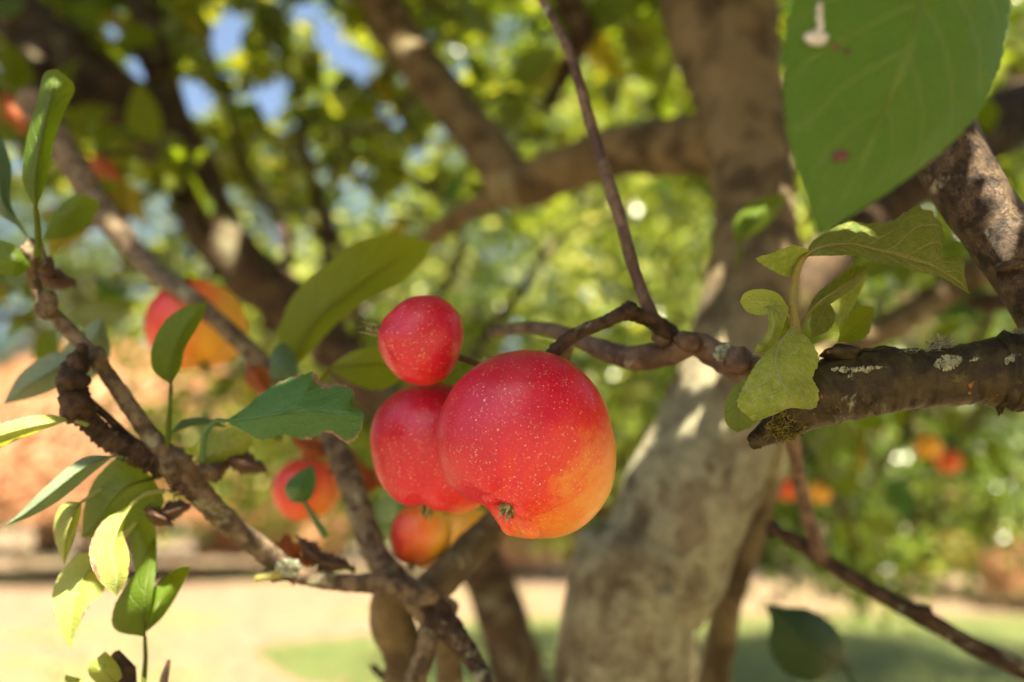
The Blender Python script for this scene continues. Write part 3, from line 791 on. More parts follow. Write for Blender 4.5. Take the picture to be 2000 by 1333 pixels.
for (x, y, w, h) in [(1893, 738, 4, 6), (1895, 752, 4, 7), (1930, 742, 3, 12), (1894, 768, 3, 3)]:
    g = Geo()
    g.blob(P(x, y, 0.2172), 1 / F * 0.219, 10, 6, 0.3, (w, 1.2, h), x)
    g.build('lenticel', M['lenticel'], mb)

# ------------------------------------------------------------------ apples
def apple(outline, cx, cy, z, ratio, calyx, stemdir, blushdir, mat, label, blush=(0.62, 0.5), bumps=(), basin=0.10, basin_w=0.30, ribs=0.02, seed=0.0, res=(128, 96), power=2.25, calyx_size=1.0, calyx_mat='calyx', stem_to=None, sepal_len=1.0):
    """outline: px points round the fruit as seen; its depth follows the same size (ratio)."""
    k = z / F
    ang, rr = [], []
    for (x, y) in outline:
        dx, dy = x - cx, -(y - cy)
        ang.append(math.atan2(dy, dx)); rr.append(math.hypot(dx, dy) * k)
    o_ = np.argsort(ang)
    ang, rr = np.array(ang)[o_], np.array(rr)[o_]
    rz = rr.mean() * ratio
    # smooth periodic radius
    ga = np.linspace(-math.pi, math.pi, 361)
    gr = np.interp(ga, np.concatenate([ang - 2 * math.pi, ang, ang + 2 * math.pi]), np.tile(rr, 3))
    ker = np.hanning(23); ker /= ker.sum()
    gr = np.convolve(np.concatenate([gr[:-1]] * 3), ker, 'same')[360:720]
    gr = np.append(gr, gr[0])
    ca = Vector(calyx).normalized()
    sd = Vector(stemdir).normalized()
    bd = Vector(blushdir).normalized()
    e1 = ca.orthogonal().normalized(); e2 = ca.cross(e1)
    nu, nv = res
    V, BL, ST = [], [], []

    def surf(n):
        s = math.hypot(n.x, n.y)
        ro = np.interp(math.atan2(n.y, n.x), ga, gr)
        r = ((s / ro) ** power + (abs(n.z) / rz) ** power) ** (-1 / power)
        gam = math.acos(max(-1, min(1, n.dot(ca))))
        phi = math.atan2(n.dot(e2), n.dot(e1))
        r *= 1 - basin * math.exp(-(gam / basin_w) ** 2)
        r *= 1 + ribs * math.cos(5 * phi + seed) * math.exp(-((gam - 0.55) / 0.42) ** 2)
        gs_ = math.acos(max(-1, min(1, n.dot(sd))))
        r *= 1 - 0.16 * math.exp(-(gs_ / 0.28) ** 2)
        for (bx, by, bz, h, w) in bumps:
            bdv = Vector((bx, by, bz)).normalized()
            gb = math.acos(max(-1, min(1, n.dot(bdv))))
            r *= 1 + h * math.exp(-(gb / w) ** (4 if w < 0.11 else 2))
        r *= 1 + 0.012 * noise.noise(n * 1.8 + Vector((seed, 0, 0)))
        return r, gam, phi

    def wv(n, r):
        return RT * (n.x * r) + UP * (n.y * r) - FW * (n.z * r)
    for j in range(nv + 1):
        th = math.pi * j / nv
        for i in range(nu):
            ph = 2 * math.pi * i / nu
            n = (ca * math.cos(th) + (e1 * math.cos(ph) + e2 * math.sin(ph)) * math.sin(th)).normalized()
            r, gam, phi = surf(n)
            V.append(wv(n, r))
            BL.append(blush[0] + blush[1] * n.dot(bd))
            rs_ = math.sin(gam)
            ST.append((math.cos(phi) * 1.0, math.sin(phi) * 1.0, gam * 0.30 + seed))
    Fc = []
    for j in range(nv):
        for i in range(nu):
            i2 = (i + 1) % nu
            a = j * nu
            Fc.append((a + i, a + nu + i, a + nu + i2, a + i2))
    me = mesh('apple', V, Fc)
    me.attributes.new('blush', 'FLOAT', 'POINT').data.foreach_set('value', np.array(BL, np.float32))
    me.attributes.new('streak', 'FLOAT_VECTOR', 'POINT').data.foreach_set('vector', np.array(ST, np.float32).ravel())
    o = link('apple', me, None, M[mat])
    o.location = P(cx, cy, z)
    tag(o, label, 'apple', 'apples on the tree')
    # calyx: withered sepals and a tuft of stamens in the basin
    r0 = surf(ca)[0]
    c0 = wv(ca, r0 * 0.985)
    axis = wv(ca, 1.0)
    t1, t2 = wv(e1, 1.0), wv(e2, 1.0)
    g = Geo()
    s = r0 * 0.11 * calyx_size
    g.blob(c0, s * 0.75, 12, 8, 0.4, (1, 1, 1), seed)
    for q in range(5):
        a = 2 * math.pi * q / 5 + seed
        dr = t1 * math.cos(a) + t2 * math.sin(a)
        w = random.uniform(0.7, 1.3) * sepal_len
        g.tube([c0 + dr * s * 0.5, c0 + dr * s * 0.9 + axis * s * 1.0, c0 + dr * s * (0.7 + 0.3 * random.random()) + axis * s * 1.9 * w, c0 + dr * s * (0.5 + 0.9 * random.random()) + axis * s * 2.7 * w], [s * 0.42, s * 0.40, s * 0.26, s * 0.04], 7, 12, 0.25, 1, 0.2, True, 0.5)
    for q in range(8):
        a = random.random() * 6.28
        dr = t1 * math.cos(a) + t2 * math.sin(a)
        g.tube([c0, c0 + dr * s * 0.2 + axis * s * 1.2, c0 + dr * s * random.uniform(0.2, 0.6) + axis * s * random.uniform(1.6, 2.6)], [s * 0.06] * 3, 4, 6, 0)
    me2 = mesh('calyx', g.v, g.f)
    co = bpy.data.objects.new('calyx', me2); col.objects.link(co)
    me2.materials.append(M[calyx_mat]); me2.polygons.foreach_set('use_smooth', [True] * len(me2.polygons))
    co.parent = o
    # stalk
    rs = surf(sd)[0]
    s0 = wv(sd, rs * 0.9)
    end = (P(*stem_to) - o.location) if stem_to else wv(sd, rs * 1.7)
    g = Geo()
    w = 0.0011
    g.tube([s0, s0.lerp(end, 0.5) + wv(sd, rs * 0.08), end], [w, w * 0.9, w * 1.4], 8, 14, 0.08)
    me3 = mesh('stalk', g.v, g.f)
    st = bpy.data.objects.new('stalk', me3); col.objects.link(st)
    me3.materials.append(M['stem']); me3.polygons.foreach_set('use_smooth', [True] * len(me3.polygons))
    st.parent = o
    return o


def circ(cx, cy, rx, ry, rot=0.0, n=24):
    out = []
    for i in range(n):
        a = 2 * math.pi * i / n
        x, y = rx * math.cos(a), ry * math.sin(a)
        out.append((cx + x * math.cos(rot) - y * math.sin(rot), cy + x * math.sin(rot) + y * math.cos(rot)))
    return out


def z1(L):                              # outline read off an enlargement of the photograph
    return [(650 + x / 2.38, 540 + y / 2.38) for x, y in L]


A1 = z1([(930, 340), (1020, 355), (1110, 400), (1220, 515), (1285, 680), (1310, 850), (1285, 1000), (1205, 1110), (1080, 1185), (950, 1208), (850, 1198), (790, 1160), (735, 1085), (690, 1035), (620, 1008), (560, 968), (512, 900), (485, 780), (490, 680), (520, 590), (580, 490), (680, 410), (800, 358)])
apple(A1, 1025, 862, 0.242, 0.98, (-0.21, -0.685, 0.70), (0.15, 0.85, -0.5), (-0.62, 0.55, 0.20), "apple", 'large round red apple in front, with dry calyx and yellow lower right side', (0.61, 0.56),
      [(-0.40, -0.60, 0.70, 0.060, 0.085), (-0.06, -0.655, 0.755, 0.065, 0.085), (0.03, -0.80, 0.60, 0.065, 0.090), (-0.20, -0.85, 0.50, 0.05, 0.10), (-0.25, -0.55, 0.80, 0.030, 0.10)], 0.15, 0.18, 0.012, 0.4, (224, 168), 2.3, 1.0, 'calyx', (1070, 700, 0.252), 0.55)
A2 = z1([(395, 502), (470, 490), (560, 500), (660, 560), (750, 700), (770, 850), (735, 1000), (680, 1062), (590, 1095), (500, 1085), (430, 1062), (360, 1058), (280, 1020), (225, 955), (192, 850), (180, 760), (190, 670), (225, 600), (290, 545)])
apple(A2, 850, 868, 0.272, 0.95, (-0.10, -0.93, 0.12), (0.35, 0.85, -0.3), (-0.60, 0.55, 0.45), 'apple', 'half hidden red apple directly behind the large one, to its left', (0.72, 0.46), [], 0.07, 0.25, 0.025, 1.3, (128, 96), 2.2, 0.9, 'calyxdark', (960, 760, 0.285))
A3 = z1([(420, 88), (480, 90), (545, 125), (590, 180), (606, 260), (598, 340), (570, 420), (520, 480), (460, 506), (395, 508), (330, 485), (270, 430), (230, 360), (212, 280), (214, 235), (240, 200), (280, 160), (340, 108)])
apple(A3, 822, 668, 0.256, 0.98, (-0.93, 0.26, 0.12), (0.85, -0.35, -0.3), (-0.35, 0.35, 0.6), 'apple', 'smallest red apple perched on top of the half hidden one', (0.66, 0.42), [], 0.07, 0.22, 0.02, 2.1, (112, 84), 2.15, 1.35, 'calyxdark', (955, 722, 0.262), 1.1)
apple(circ(822, 1045, 60, 62, 0.1), 822, 1045, 0.335, 1.0, (-0.25, -0.85, 0.35), (0.2, 0.9, -0.2), (-0.8, 0.1, 0.45), 'apple_orange', 'blurred orange red apple hanging below the half hidden one', (0.24, 0.60), [(-0.7, -0.5, 0.5, 0.06, 0.3)], 0.10, 0.3, 0.03, 3.0, (64, 48), 2.2, 1.0, 'calyxdark', (850, 960, 0.36))
apple(circ(385, 636, 93, 90, 0.2), 385, 636, 0.43, 1.0, (0.25, -0.75, 0.3), (-0.1, 0.9, -0.2), (-0.88, 0.40, 0.2), 'apple_orange', 'blurred red and yellow apple half covered by an upright green leaf', (0.40, 0.75), [], 0.12, 0.35, 0.03, 4.0, (64, 48), 2.2, 1.0, 'calyxdark', (370, 545, 0.42))
apple(circ(600, 955, 66, 62, 0.0), 600, 955, 0.42, 1.0, (0.3, -0.8, 0.3), (0.1, 0.9, -0.2), (-0.55, 0.5, 0.4), 'apple_orange', 'blurred orange apple behind the small round leaf left of the fork', (0.55, 0.5), [], 0.12, 0.35, 0.03, 5.0, (64, 48), 2.2, 1.0, 'calyxdark', (650, 880, 0.42))
apple(circ(905, 1050, 56, 66, 0.5), 905, 1050, 0.44, 1.0, (0.1, -0.9, 0.1), (0.1, 0.9, -0.2), (-0.6, 0.5, 0.0), 'apple_orange', 'blurred yellow apple between the fork and the large apple', (0.0, 0.2), [], 0.12, 0.35, 0.03, 6.0, (64, 48), 2.2, 1.0, 'calyxdark', (930, 960, 0.46))
far_apples = [(1812, 872, 0.95, 27, 'small yellow apple under the mossy branch', -0.12), (1852, 902, 1.0, 25, 'small orange apple beside the yellow one under the mossy branch', 0.45),
              (1600, 962, 0.9, 23, 'small yellow apple right of the trunk', -0.12), (1540, 955, 1.0, 25, 'small orange apple touching the trunk edge', 0.5),
              (190, 402, 0.75, 32, 'small orange apple at the upper left', 0.35), (222, 432, 0.8, 28, 'small orange apple just below the other at the upper left', 0.3)]
for (x, y, z, r, lab, bl) in far_apples:
    apple(circ(x, y, r, r * 0.95, 0.3, 16), x, y, z, 1.0, (0.1, -0.9, 0.2), (0, 0.9, -0.2), (-0.4, 0.7, 0.3), 'apple_orange', lab, (bl, 0.22), [], 0.12, 0.35, 0.02, x * 0.01, (28, 20))

# ------------------------------------------------------------------ hand-shaped leaves
def leaf(L, Mid, R, mat, parent, petiole=None, pr=7, teeth=22, tooth=0.05, bulge=0.10, nv=72, nu=6, ripple=0.0, label=None, seed=0.0, up=1):
    """Edges and midrib as (x, y, depth) points from base to tip; serrated blade plus stalk in one mesh."""
    l3 = cr([tuple(P(*q)) for q in L], nv)
    m3 = cr([tuple(P(*q)) for q in Mid], nv)
    r3 = cr([tuple(P(*q)) for q in R], nv)
    size = np.linalg.norm(l3 - r3, axis=1).max()
    v, f, uvs = [], [], []
    for i in range(nv):
        t = i / (nv - 1)
        A, B, D = Vector(l3[i]), Vector(m3[i]), Vector(r3[i])
        T = Vector(m3[min(i + 1, nv - 1)] - m3[max(i - 1, 0)])
        nrm = (D - A).cross(T)
        nrm = nrm.normalized() if nrm.length > 1e-9 else Vector((0, 0, 1))
        saw = (t * teeth) % 1.0
        env = min(1, 6 * t) * min(1, 6 * (1 - t))
        tk = 1 + tooth * (saw - 0.5) * 2 * env * (0.7 + 0.6 * noise.noise(Vector((t * teeth, seed, 0))))
        for k in range(-nu, nu + 1):
            s = abs(k) / nu
            E = A if k < 0 else D
            e = B + (E - B) * (s * (tk if s > 0.99 else 1))
            e = e + nrm * up * (bulge * (E - B).length * 4 * s * (1 - s) * 0.5)
            if ripple:
                e = e + nrm * ripple * size * s * s * noise.noise(Vector((t * 5 + seed, k * 0.1, seed)))
            e = e + nrm * (0.012 * size * noise.noise(Vector((t * 9, s * 4 * (1 if k > 0 else -1), seed + 3))))
            v.append(e)
            uvs.append((0.5 + 0.5 * k / nu, t))
    w = 2 * nu + 1
    for i in range(nv - 1):
        for k in range(w - 1):
            a = i * w + k
            f.append((a, a + 1, a + w + 1, a + w) if up > 0 else (a, a + w, a + w + 1, a + 1))
    nb = len(f)
    if petiole:
        g = Geo()
        zz = petiole[0][2]
        pp = petiole + [Mid[0]]
        g.tube(pix(pp), [pr / F * zz * q for q in np.linspace(1.15, 0.75, len(pp))], 8, 16, 0.05)
        # midrib ridge on the underside runs on from the stalk
        mp = [Vector(m3[i]) for i in range(0, int(nv * 0.8), 6)]
        g.tube(mp, list(np.linspace(pr * 0.62, pr * 0.12, len(mp)) / F * zz), 6, 24, 0.0)
        b0 = len(v)
        v += g.v
        f += [tuple(b0 + i for i in q) for q in g.f]
        uvs += [(0.5, 0.3)] * len(g.v)
    me = mesh('leaf', v, f)
    ul = me.uv_layers.new(name='UVMap')
    li = np.empty(len(me.loops), np.int32)
    me.loops.foreach_get('vertex_index', li)
    ul.data.foreach_set('uv', np.array(uvs, np.float32)[li].ravel())
    o = link('leaf', me, parent, M[mat])
    if label:
        o['label'] = label
    return o


# big leaf hanging close to the lens
leaf([(1760, -420, 0.166), (1600, -250, 0.160), (1553, -60, 0.156), (1532, 100, 0.154), (1538, 250, 0.153), (1565, 370, 0.153), (1592, 445, 0.153), (1600, 462, 0.153)],
     [(1760, -420, 0.166), (1830, -200, 0.163), (1800, 0, 0.160), (1755, 150, 0.158), (1695, 290, 0.156), (1640, 400, 0.154), (1600, 462, 0.153)],
     [(1760, -420, 0.166), (1930, -260, 0.170), (1972, -60, 0.172), (1962, 110, 0.171), (1905, 230, 0.168), (1805, 325, 0.163), (1690, 405, 0.157), (1600, 462, 0.153)],
     'bigleaf', tree, [(1800, -700, 0.17), (1770, -560, 0.168)], 12, 40, 0.025, 0.12, 110, 8, 0.02, 'large blurred green leaf hanging close at the upper right', 1.0, -1)
# its blemishes: bird dropping and brown spots
def splat(name, pts, z, mat, parent, label):
    g = Geo()
    for k, (x, y, rx, ry) in enumerate(pts):
        g.blob(P(x, y, z), 1 / F * z, 12, 8, 0.5, (rx, 2.0, ry), k + x)
    o = g.build(name, mat, parent)
    o['label'] = label
M['white'] = mat_plain('chalky white dropping', (0.42, 0.42, 0.40), (0.70, 0.70, 0.68), 700, 0.8)
M['scab'] = mat_plain('purple brown leaf spot', (0.10, 0.03, 0.035), (0.17, 0.07, 0.06), 600, 0.7)
splat('leaf_spot', [(1638, 305, 20, 13)], 0.1534, M['scab'], tree, 'purple brown spot on the large blurred leaf')
splat('leaf_spot', [(1631, 90, 8, 8), (1655, 100, 6, 6)], 0.1545, M['scab'], tree, 'pair of tiny dark spots on the large blurred leaf')

crust('bird_dropping', 1594, 75, 0.1538, 20, 12, 130, 4.0, M['white'], tree, 0.0003, False, 'chalky white bird dropping on the large blurred leaf')
crust('bird_dropping', 1601, 35, 0.1541, 6, 30, 60, 3.0, M['white'], tree, 0.0003, False, 'thin white streak above the bird dropping')

# arched leaf of the focused cluster
leaf([(1553, 545, 0.232), (1520, 535, 0.226), (1478, 507, 0.221), (1510, 494, 0.220), (1552, 478, 0.221)],
     [(1553, 545, 0.232), (1548, 525, 0.229), (1545, 510, 0.226), (1555, 496, 0.224), (1575, 486, 0.223)],
     [(1553, 545, 0.232), (1562, 525, 0.232), (1570, 508, 0.231), (1580, 499, 0.230), (1590, 494, 0.229)],
     'limeleaf', mb, None, 6, 14, 0.05, 0.08, 40, 5, 0, 'curled lime base of the arched leaf', 2.0)
leaf([(1572, 500, 0.226), (1592, 468, 0.236), (1650, 432, 0.242), (1690, 436, 0.243), (1740, 432, 0.242), (1785, 405, 0.240), (1822, 420, 0.238), (1842, 460, 0.237), (1838, 500, 0.236), (1880, 505, 0.235), (1884, 540, 0.233), (1890, 570, 0.231)],
     [(1572, 500, 0.226), (1610, 482, 0.226), (1660, 478, 0.227), (1720, 490, 0.228), (1780, 508, 0.229), (1830, 525, 0.230), (1870, 550, 0.230), (1894, 573, 0.230)],
     [(1572, 500, 0.226), (1620, 498, 0.222), (1670, 502, 0.222), (1720, 514, 0.224), (1780, 528, 0.226), (1830, 540, 0.228), (1870, 562, 0.229), (1894, 574, 0.230)],
     'darkyoung', mb, [(1556, 655, 0.228), (1548, 600, 0.228), (1552, 550, 0.228), (1560, 518, 0.227)], 9, 20, 0.06, 0.16, 90, 8, 0.03, 'arched mottled green leaf with yellow underside on the mossy branch', 3.0)
# small folded leaf behind
leaf([(1572, 622, 0.238), (1590, 580, 0.237), (1630, 545, 0.238), (1668, 522, 0.240), (1702, 518, 0.242)],
     [(1572, 622, 0.238), (1600, 590, 0.234), (1640, 563, 0.235), (1675, 540, 0.238), (1702, 518, 0.242)],
     [(1572, 622, 0.238), (1610, 602, 0.236), (1650, 575, 0.239), (1680, 550, 0.241), (1702, 518, 0.242)],
     'darkyoung', mb, [(1562, 650, 0.234)], 5, 14, 0.04, 0.1, 50, 5, 0, 'small narrow dark green leaf under the arched leaf', 4.0)
leaf([(1640, 655, 0.246), (1638, 610, 0.247), (1648, 570, 0.248), (1680, 540, 0.248), (1695, 525, 0.248)],
     [(1640, 655, 0.246), (1648, 615, 0.246), (1660, 580, 0.247), (1680, 552, 0.248), (1695, 525, 0.248)],
     [(1640, 655, 0.246), (1655, 622, 0.247), (1672, 590, 0.248), (1685, 560, 0.248), (1695, 525, 0.248)],
     'limeleaf', mb, None, 5, 12, 0.04, 0.1, 40, 4, 0, None, 4.5)
leaf([(1585, 660, 0.240), (1582, 630, 0.241), (1596, 602, 0.242), (1620, 590, 0.243)],
     [(1585, 660, 0.240), (1598, 632, 0.239), (1608, 610, 0.241), (1620, 590, 0.243)],
     [(1585, 660, 0.240), (1620, 645, 0.241), (1632, 615, 0.242), (1620, 590, 0.243)],
     'darkyoung', mb, None, 5, 10, 0.05, 0.1, 36, 4, 0.04, None, 4.7)
leaf([(1635, 668, 0.245), (1650, 630, 0.245), (1675, 600, 0.246), (1698, 598, 0.247), (1706, 602, 0.247)],
     [(1635, 668, 0.245), (1662, 648, 0.243), (1682, 630, 0.244), (1698, 612, 0.246), (1706, 602, 0.247)],
     [(1635, 668, 0.245), (1675, 668, 0.244), (1698, 650, 0.245), (1702, 625, 0.246), (1706, 602, 0.247)],
     'oliveleaf', mb, None, 5, 10, 0.10, 0.12, 44, 5, 0, 'small olive leaf standing on top of the mossy branch', 5.0)
# leaf at the left of the cluster: flat lobe and hanging fold
leaf([(1540, 602, 0.226), (1520, 574, 0.228), (1485, 565, 0.230), (1455, 572, 0.231), (1445, 590, 0.231)],
     [(1540, 602, 0.226), (1512, 592, 0.226), (1486, 588, 0.228), (1462, 588, 0.230), (1445, 590, 0.231)],
     [(1540, 602, 0.226), (1518, 606, 0.224), (1488, 616, 0.226), (1460, 610, 0.229), (1445, 590, 0.231)],
     'limeleaf', mb, None, 5, 14, 0.04, 0.1, 44, 5, 0, 'rounded lime leaf lobe left of the cluster', 6.0)
leaf([(1515, 598, 0.224), (1492, 600, 0.223), (1500, 620, 0.222), (1498, 650, 0.222), (1478, 675, 0.223), (1473, 692, 0.224)],
     [(1515, 598, 0.224), (1508, 608, 0.221), (1510, 632, 0.220), (1504, 660, 0.221), (1490, 680, 0.222), (1473, 692, 0.224)],
     [(1515, 598, 0.224), (1540, 600, 0.224), (1530, 640, 0.224), (1518, 668, 0.225), (1500, 690, 0.225), (1473, 692, 0.224)],
     'limeleaf', mb, [(1552, 650, 0.229), (1542, 620, 0.228)], 4, 14, 0.04, 0.12, 48, 5, 0, 'narrow hanging leaf left of the cluster', 6.5, -1)
# front leaf
leaf([(1545, 642, 0.222), (1510, 676, 0.218), (1476, 712, 0.214), (1446, 768, 0.211), (1440, 790, 0.211), (1452, 806, 0.2115), (1470, 822, 0.212)],
     [(1545, 642, 0.222), (1520, 680, 0.216), (1516, 712, 0.212), (1528, 750, 0.209), (1545, 775, 0.2085), (1530, 800, 0.209), (1500, 815, 0.211), (1470, 822, 0.212)],
     [(1545, 642, 0.222), (1578, 660, 0.219), (1600, 700, 0.216), (1588, 738, 0.214), (1600, 765, 0.213), (1590, 798, 0.213), (1545, 797, 0.212), (1510, 804, 0.212), (1470, 822, 0.212)],
     'limeleaf', mb, [(1562, 668, 0.228), (1552, 650, 0.225)], 5, 20, 0.035, 0.16, 80, 8, 0.02, 'downy lime leaf hanging in front of the mossy branch', 7.0, -1)
leaf([(1470, 730, 0.225), (1430, 760, 0.225), (1414, 800, 0.225), (1420, 830, 0.2245), (1440, 846, 0.224)],
     [(1470, 730, 0.225), (1452, 770, 0.221), (1446, 800, 0.220), (1446, 825, 0.221), (1440, 846, 0.224)],
     [(1470, 730, 0.225), (1478, 770, 0.222), (1480, 800, 0.221), (1475, 828, 0.222), (1440, 846, 0.224)],
     'midleaf', mb, None, 5, 14, 0.03, 0.1, 50, 5, 0, 'bright green leaf peeking out behind the downy one', 8.0)
leaf([(1560, 655, 0.234), (1530, 660, 0.236), (1510, 640, 0.237), (1530, 618, 0.238)],
     [(1560, 655, 0.234), (1548, 650, 0.233), (1538, 636, 0.235), (1530, 618, 0.238)],
     [(1560, 655, 0.234), (1558, 636, 0.236), (1548, 622, 0.237), (1530, 618, 0.238)],
     'oliveleaf', mb, None, 5, 10, 0.04, 0.1, 36, 4, 0, None, 8.5)

# blurred leaves near the trunk and lower right
leaf([(1440, 476, 0.40), (1432, 440, 0.40), (1458, 402, 0.41), (1500, 384, 0.41), (1540, 376, 0.41)],
     [(1440, 476, 0.40), (1462, 445, 0.392), (1486, 418, 0.396), (1510, 398, 0.405), (1540, 376, 0.41)],
     [(1440, 476, 0.40), (1478, 456, 0.40), (1508, 430, 0.405), (1526, 404, 0.41), (1540, 376, 0.41)],
     'midleaf', tree, [(1440, 520, 0.42), (1445, 490, 0.41)], 5, 14, 0.03, 0.12, 40, 5, 0, 'blurred leaf with a sunlit streak in front of the upper trunk', 9.0)
leaf([(1652, 1300, 0.43), (1590, 1330, 0.425), (1530, 1312, 0.42), (1502, 1262, 0.42), (1506, 1215, 0.42), (1492, 1180, 0.42)],
     [(1652, 1300, 0.43), (1610, 1278, 0.415), (1570, 1248, 0.412), (1532, 1212, 0.416), (1492, 1180, 0.42)],
     [(1652, 1300, 0.43), (1648, 1255, 0.432), (1622, 1216, 0.432), (1580, 1190, 0.428), (1535, 1186, 0.424), (1492, 1180, 0.42)],
     'shadeleaf', tree, [(1700, 1420, 0.43), (1672, 1350, 0.43)], 7, 16, 0.04, 0.16, 40, 5, 0.05, 'blurred dark green leaf low at the right', 10.0)

# left side leaves
leaf([(334, 752, 0.268), (300, 725, 0.266), (296, 680, 0.265), (320, 630, 0.266), (360, 600, 0.268), (405, 590, 0.270)],
     [(334, 752, 0.268), (335, 715, 0.264), (345, 680, 0.263), (362, 645, 0.264), (382, 615, 0.266), (405, 590, 0.270)],
     [(334, 752, 0.268), (352, 720, 0.268), (362, 680, 0.268), (385, 640, 0.268), (398, 615, 0.269), (405, 590, 0.270)],
     'midleaf', lb, [(326, 880, 0.27), (330, 820, 0.268)], 5, 14, 0.02, 0.10, 50, 5, 0, 'upright green leaf in front of the blurred red and yellow apple', 11.0)
leaf([(440, 822, 0.252), (490, 785, 0.250), (540, 750, 0.250), (612, 728, 0.251), (625, 745, 0.250), (670, 752, 0.248), (692, 768, 0.246), (690, 792, 0.244), (711, 808, 0.242)],
     [(440, 822, 0.252), (500, 815, 0.243), (560, 806, 0.240), (620, 803, 0.239), (670, 806, 0.239), (711, 812, 0.240)],
     [(440, 822, 0.252), (470, 840, 0.246), (510, 860, 0.243), (555, 850, 0.242), (600, 860, 0.241), (640, 845, 0.240), (680, 866, 0.240), (703, 845, 0.240), (711, 814, 0.240)],
     'greenleaf', lb, [(395, 900, 0.268), (400, 850, 0.262), (420, 824, 0.256)], 5, 18, 0.06, 0.08, 90, 8, 0.03, 'sharp green leaf with ragged pale edge left of the apples', 12.0)
leaf([(570, 725, 0.3382), (543, 670, 0.3360), (560, 600, 0.3360), (600, 545, 0.3382), (660, 500, 0.3427), (700, 470, 0.3472), (770, 458, 0.3539), (845, 472, 0.3640)],
     [(570, 725, 0.3382), (590, 670, 0.3315), (630, 615, 0.3293), (690, 570, 0.3338), (750, 525, 0.3416), (800, 492, 0.3528), (845, 472, 0.3640)],
     [(570, 725, 0.3382), (605, 690, 0.3382), (660, 630, 0.3405), (720, 585, 0.3450), (780, 555, 0.3506), (825, 515, 0.3584), (845, 472, 0.3640)],
     'oliveleaf', lb, [(540, 860, 0.3360), (560, 780, 0.3382)], 8, 26, 0.03, 0.08, 70, 6, 0.015, 'large olive green leaf rising behind the left of the apples', 13.0)
leaf([(640, 720, 0.30), (680, 690, 0.30), (730, 680, 0.302), (790, 690, 0.306)],
     [(640, 720, 0.30), (690, 715, 0.298), (740, 712, 0.30), (800, 720, 0.306)],
     [(640, 720, 0.30), (690, 750, 0.30), (740, 762, 0.302), (800, 735, 0.306)],
     'oliveleaf', lb, [(600, 780, 0.31)], 6, 14, 0.02, 0.1, 40, 5, 0, 'olive leaf tucked behind the smallest apple', 14.0)
leaf([(905, 720, 0.29), (880, 700, 0.29), (850, 690, 0.292), (800, 760, 0.30)],
     [(960, 700, 0.30), (910, 720, 0.295), (860, 745, 0.296), (780, 790, 0.305)],
     [(960, 700, 0.30), (920, 745, 0.296), (870, 765, 0.298), (780, 790, 0.305)],
     'midleaf', lb, None, 6, 14, 0.02, 0.1, 40, 5, 0, None, 14.5)
leaf([(525, 740, 0.32), (530, 690, 0.32), (550, 670, 0.325), (570, 680, 0.33)], [(525, 740, 0.32), (550, 715, 0.318), (562, 695, 0.322), (570, 680, 0.33)], [(525, 740, 0.32), (575, 740, 0.32), (580, 705, 0.325), (570, 680, 0.33)],
     'blueleaf', lb, None, 5, 10, 0.02, 0.1, 30, 4, 0, None, 14.8)
leaf([(70, 410, 0.250), (44, 350, 0.25), (52, 270, 0.252), (72, 200, 0.255), (85, 145, 0.258), (112, 135, 0.26)],
     [(70, 410, 0.250), (68, 350, 0.246), (80, 280, 0.247), (96, 210, 0.25), (108, 165, 0.255), (112, 135, 0.26)],
     [(70, 410, 0.250), (92, 350, 0.252), (105, 280, 0.254), (125, 220, 0.257), (146, 170, 0.26), (112, 135, 0.26)],
     'midleaf', lb, [(72, 520, 0.27), (74, 460, 0.258)], 6, 18, 0.015, 0.10, 50, 5, 0, 'paddle shaped upright green leaf at the left edge', 15.0)
leaf([(150, 690, 0.285), (100, 690, 0.285), (40, 730, 0.285), (5, 790, 0.288)], [(150, 690, 0.285), (110, 720, 0.280), (60, 750, 0.28), (5, 790, 0.288)], [(150, 690, 0.285), (140, 740, 0.283), (70, 775, 0.284), (5, 790, 0.288)],
     'blueleaf', ls, [(160, 650, 0.285)], 6, 14, 0.02, 0.15, 44, 5, 0, 'blue green leaf beside the knobbly spur', 16.0)
leaf([(200, 620, 0.31), (165, 640, 0.31), (120, 690, 0.312), (105, 740, 0.315)], [(200, 620, 0.31), (185, 660, 0.305), (150, 700, 0.308), (105, 740, 0.315)], [(200, 620, 0.31), (215, 690, 0.31), (180, 740, 0.312), (105, 740, 0.315)],
     'blueleaf', ls, None, 6, 14, 0.02, 0.15, 44, 5, 0, None, 16.5)
leaf([(140, 820, 0.255), (90, 810, 0.25), (20, 822, 0.245), (-60, 850, 0.24)], [(140, 820, 0.255), (90, 828, 0.247), (20, 845, 0.242), (-60, 875, 0.24)], [(140, 820, 0.255), (90, 838, 0.252), (20, 866, 0.248), (-60, 905, 0.244)],
     'sunleaf', ls, [(190, 835, 0.262)], 5, 14, 0.02, 0.12, 44, 5, 0, 'narrow leaf with a sunlit edge cut by the left edge', 17.0)
leaf([(225, 890, 0.262), (160, 895, 0.256), (90, 950, 0.25), (40, 1000, 0.248), (5, 1030, 0.248)], [(225, 890, 0.262), (170, 910, 0.252), (105, 960, 0.247), (50, 1003, 0.246), (5, 1030, 0.248)], [(225, 890, 0.262), (180, 925, 0.258), (120, 975, 0.254), (60, 1010, 0.25), (5, 1030, 0.248)],
     'blueleaf', lb, [(290, 900, 0.27)], 5, 16, 0.02, 0.14, 50, 5, 0, 'long narrow blue green leaf drooping at the left', 18.0)
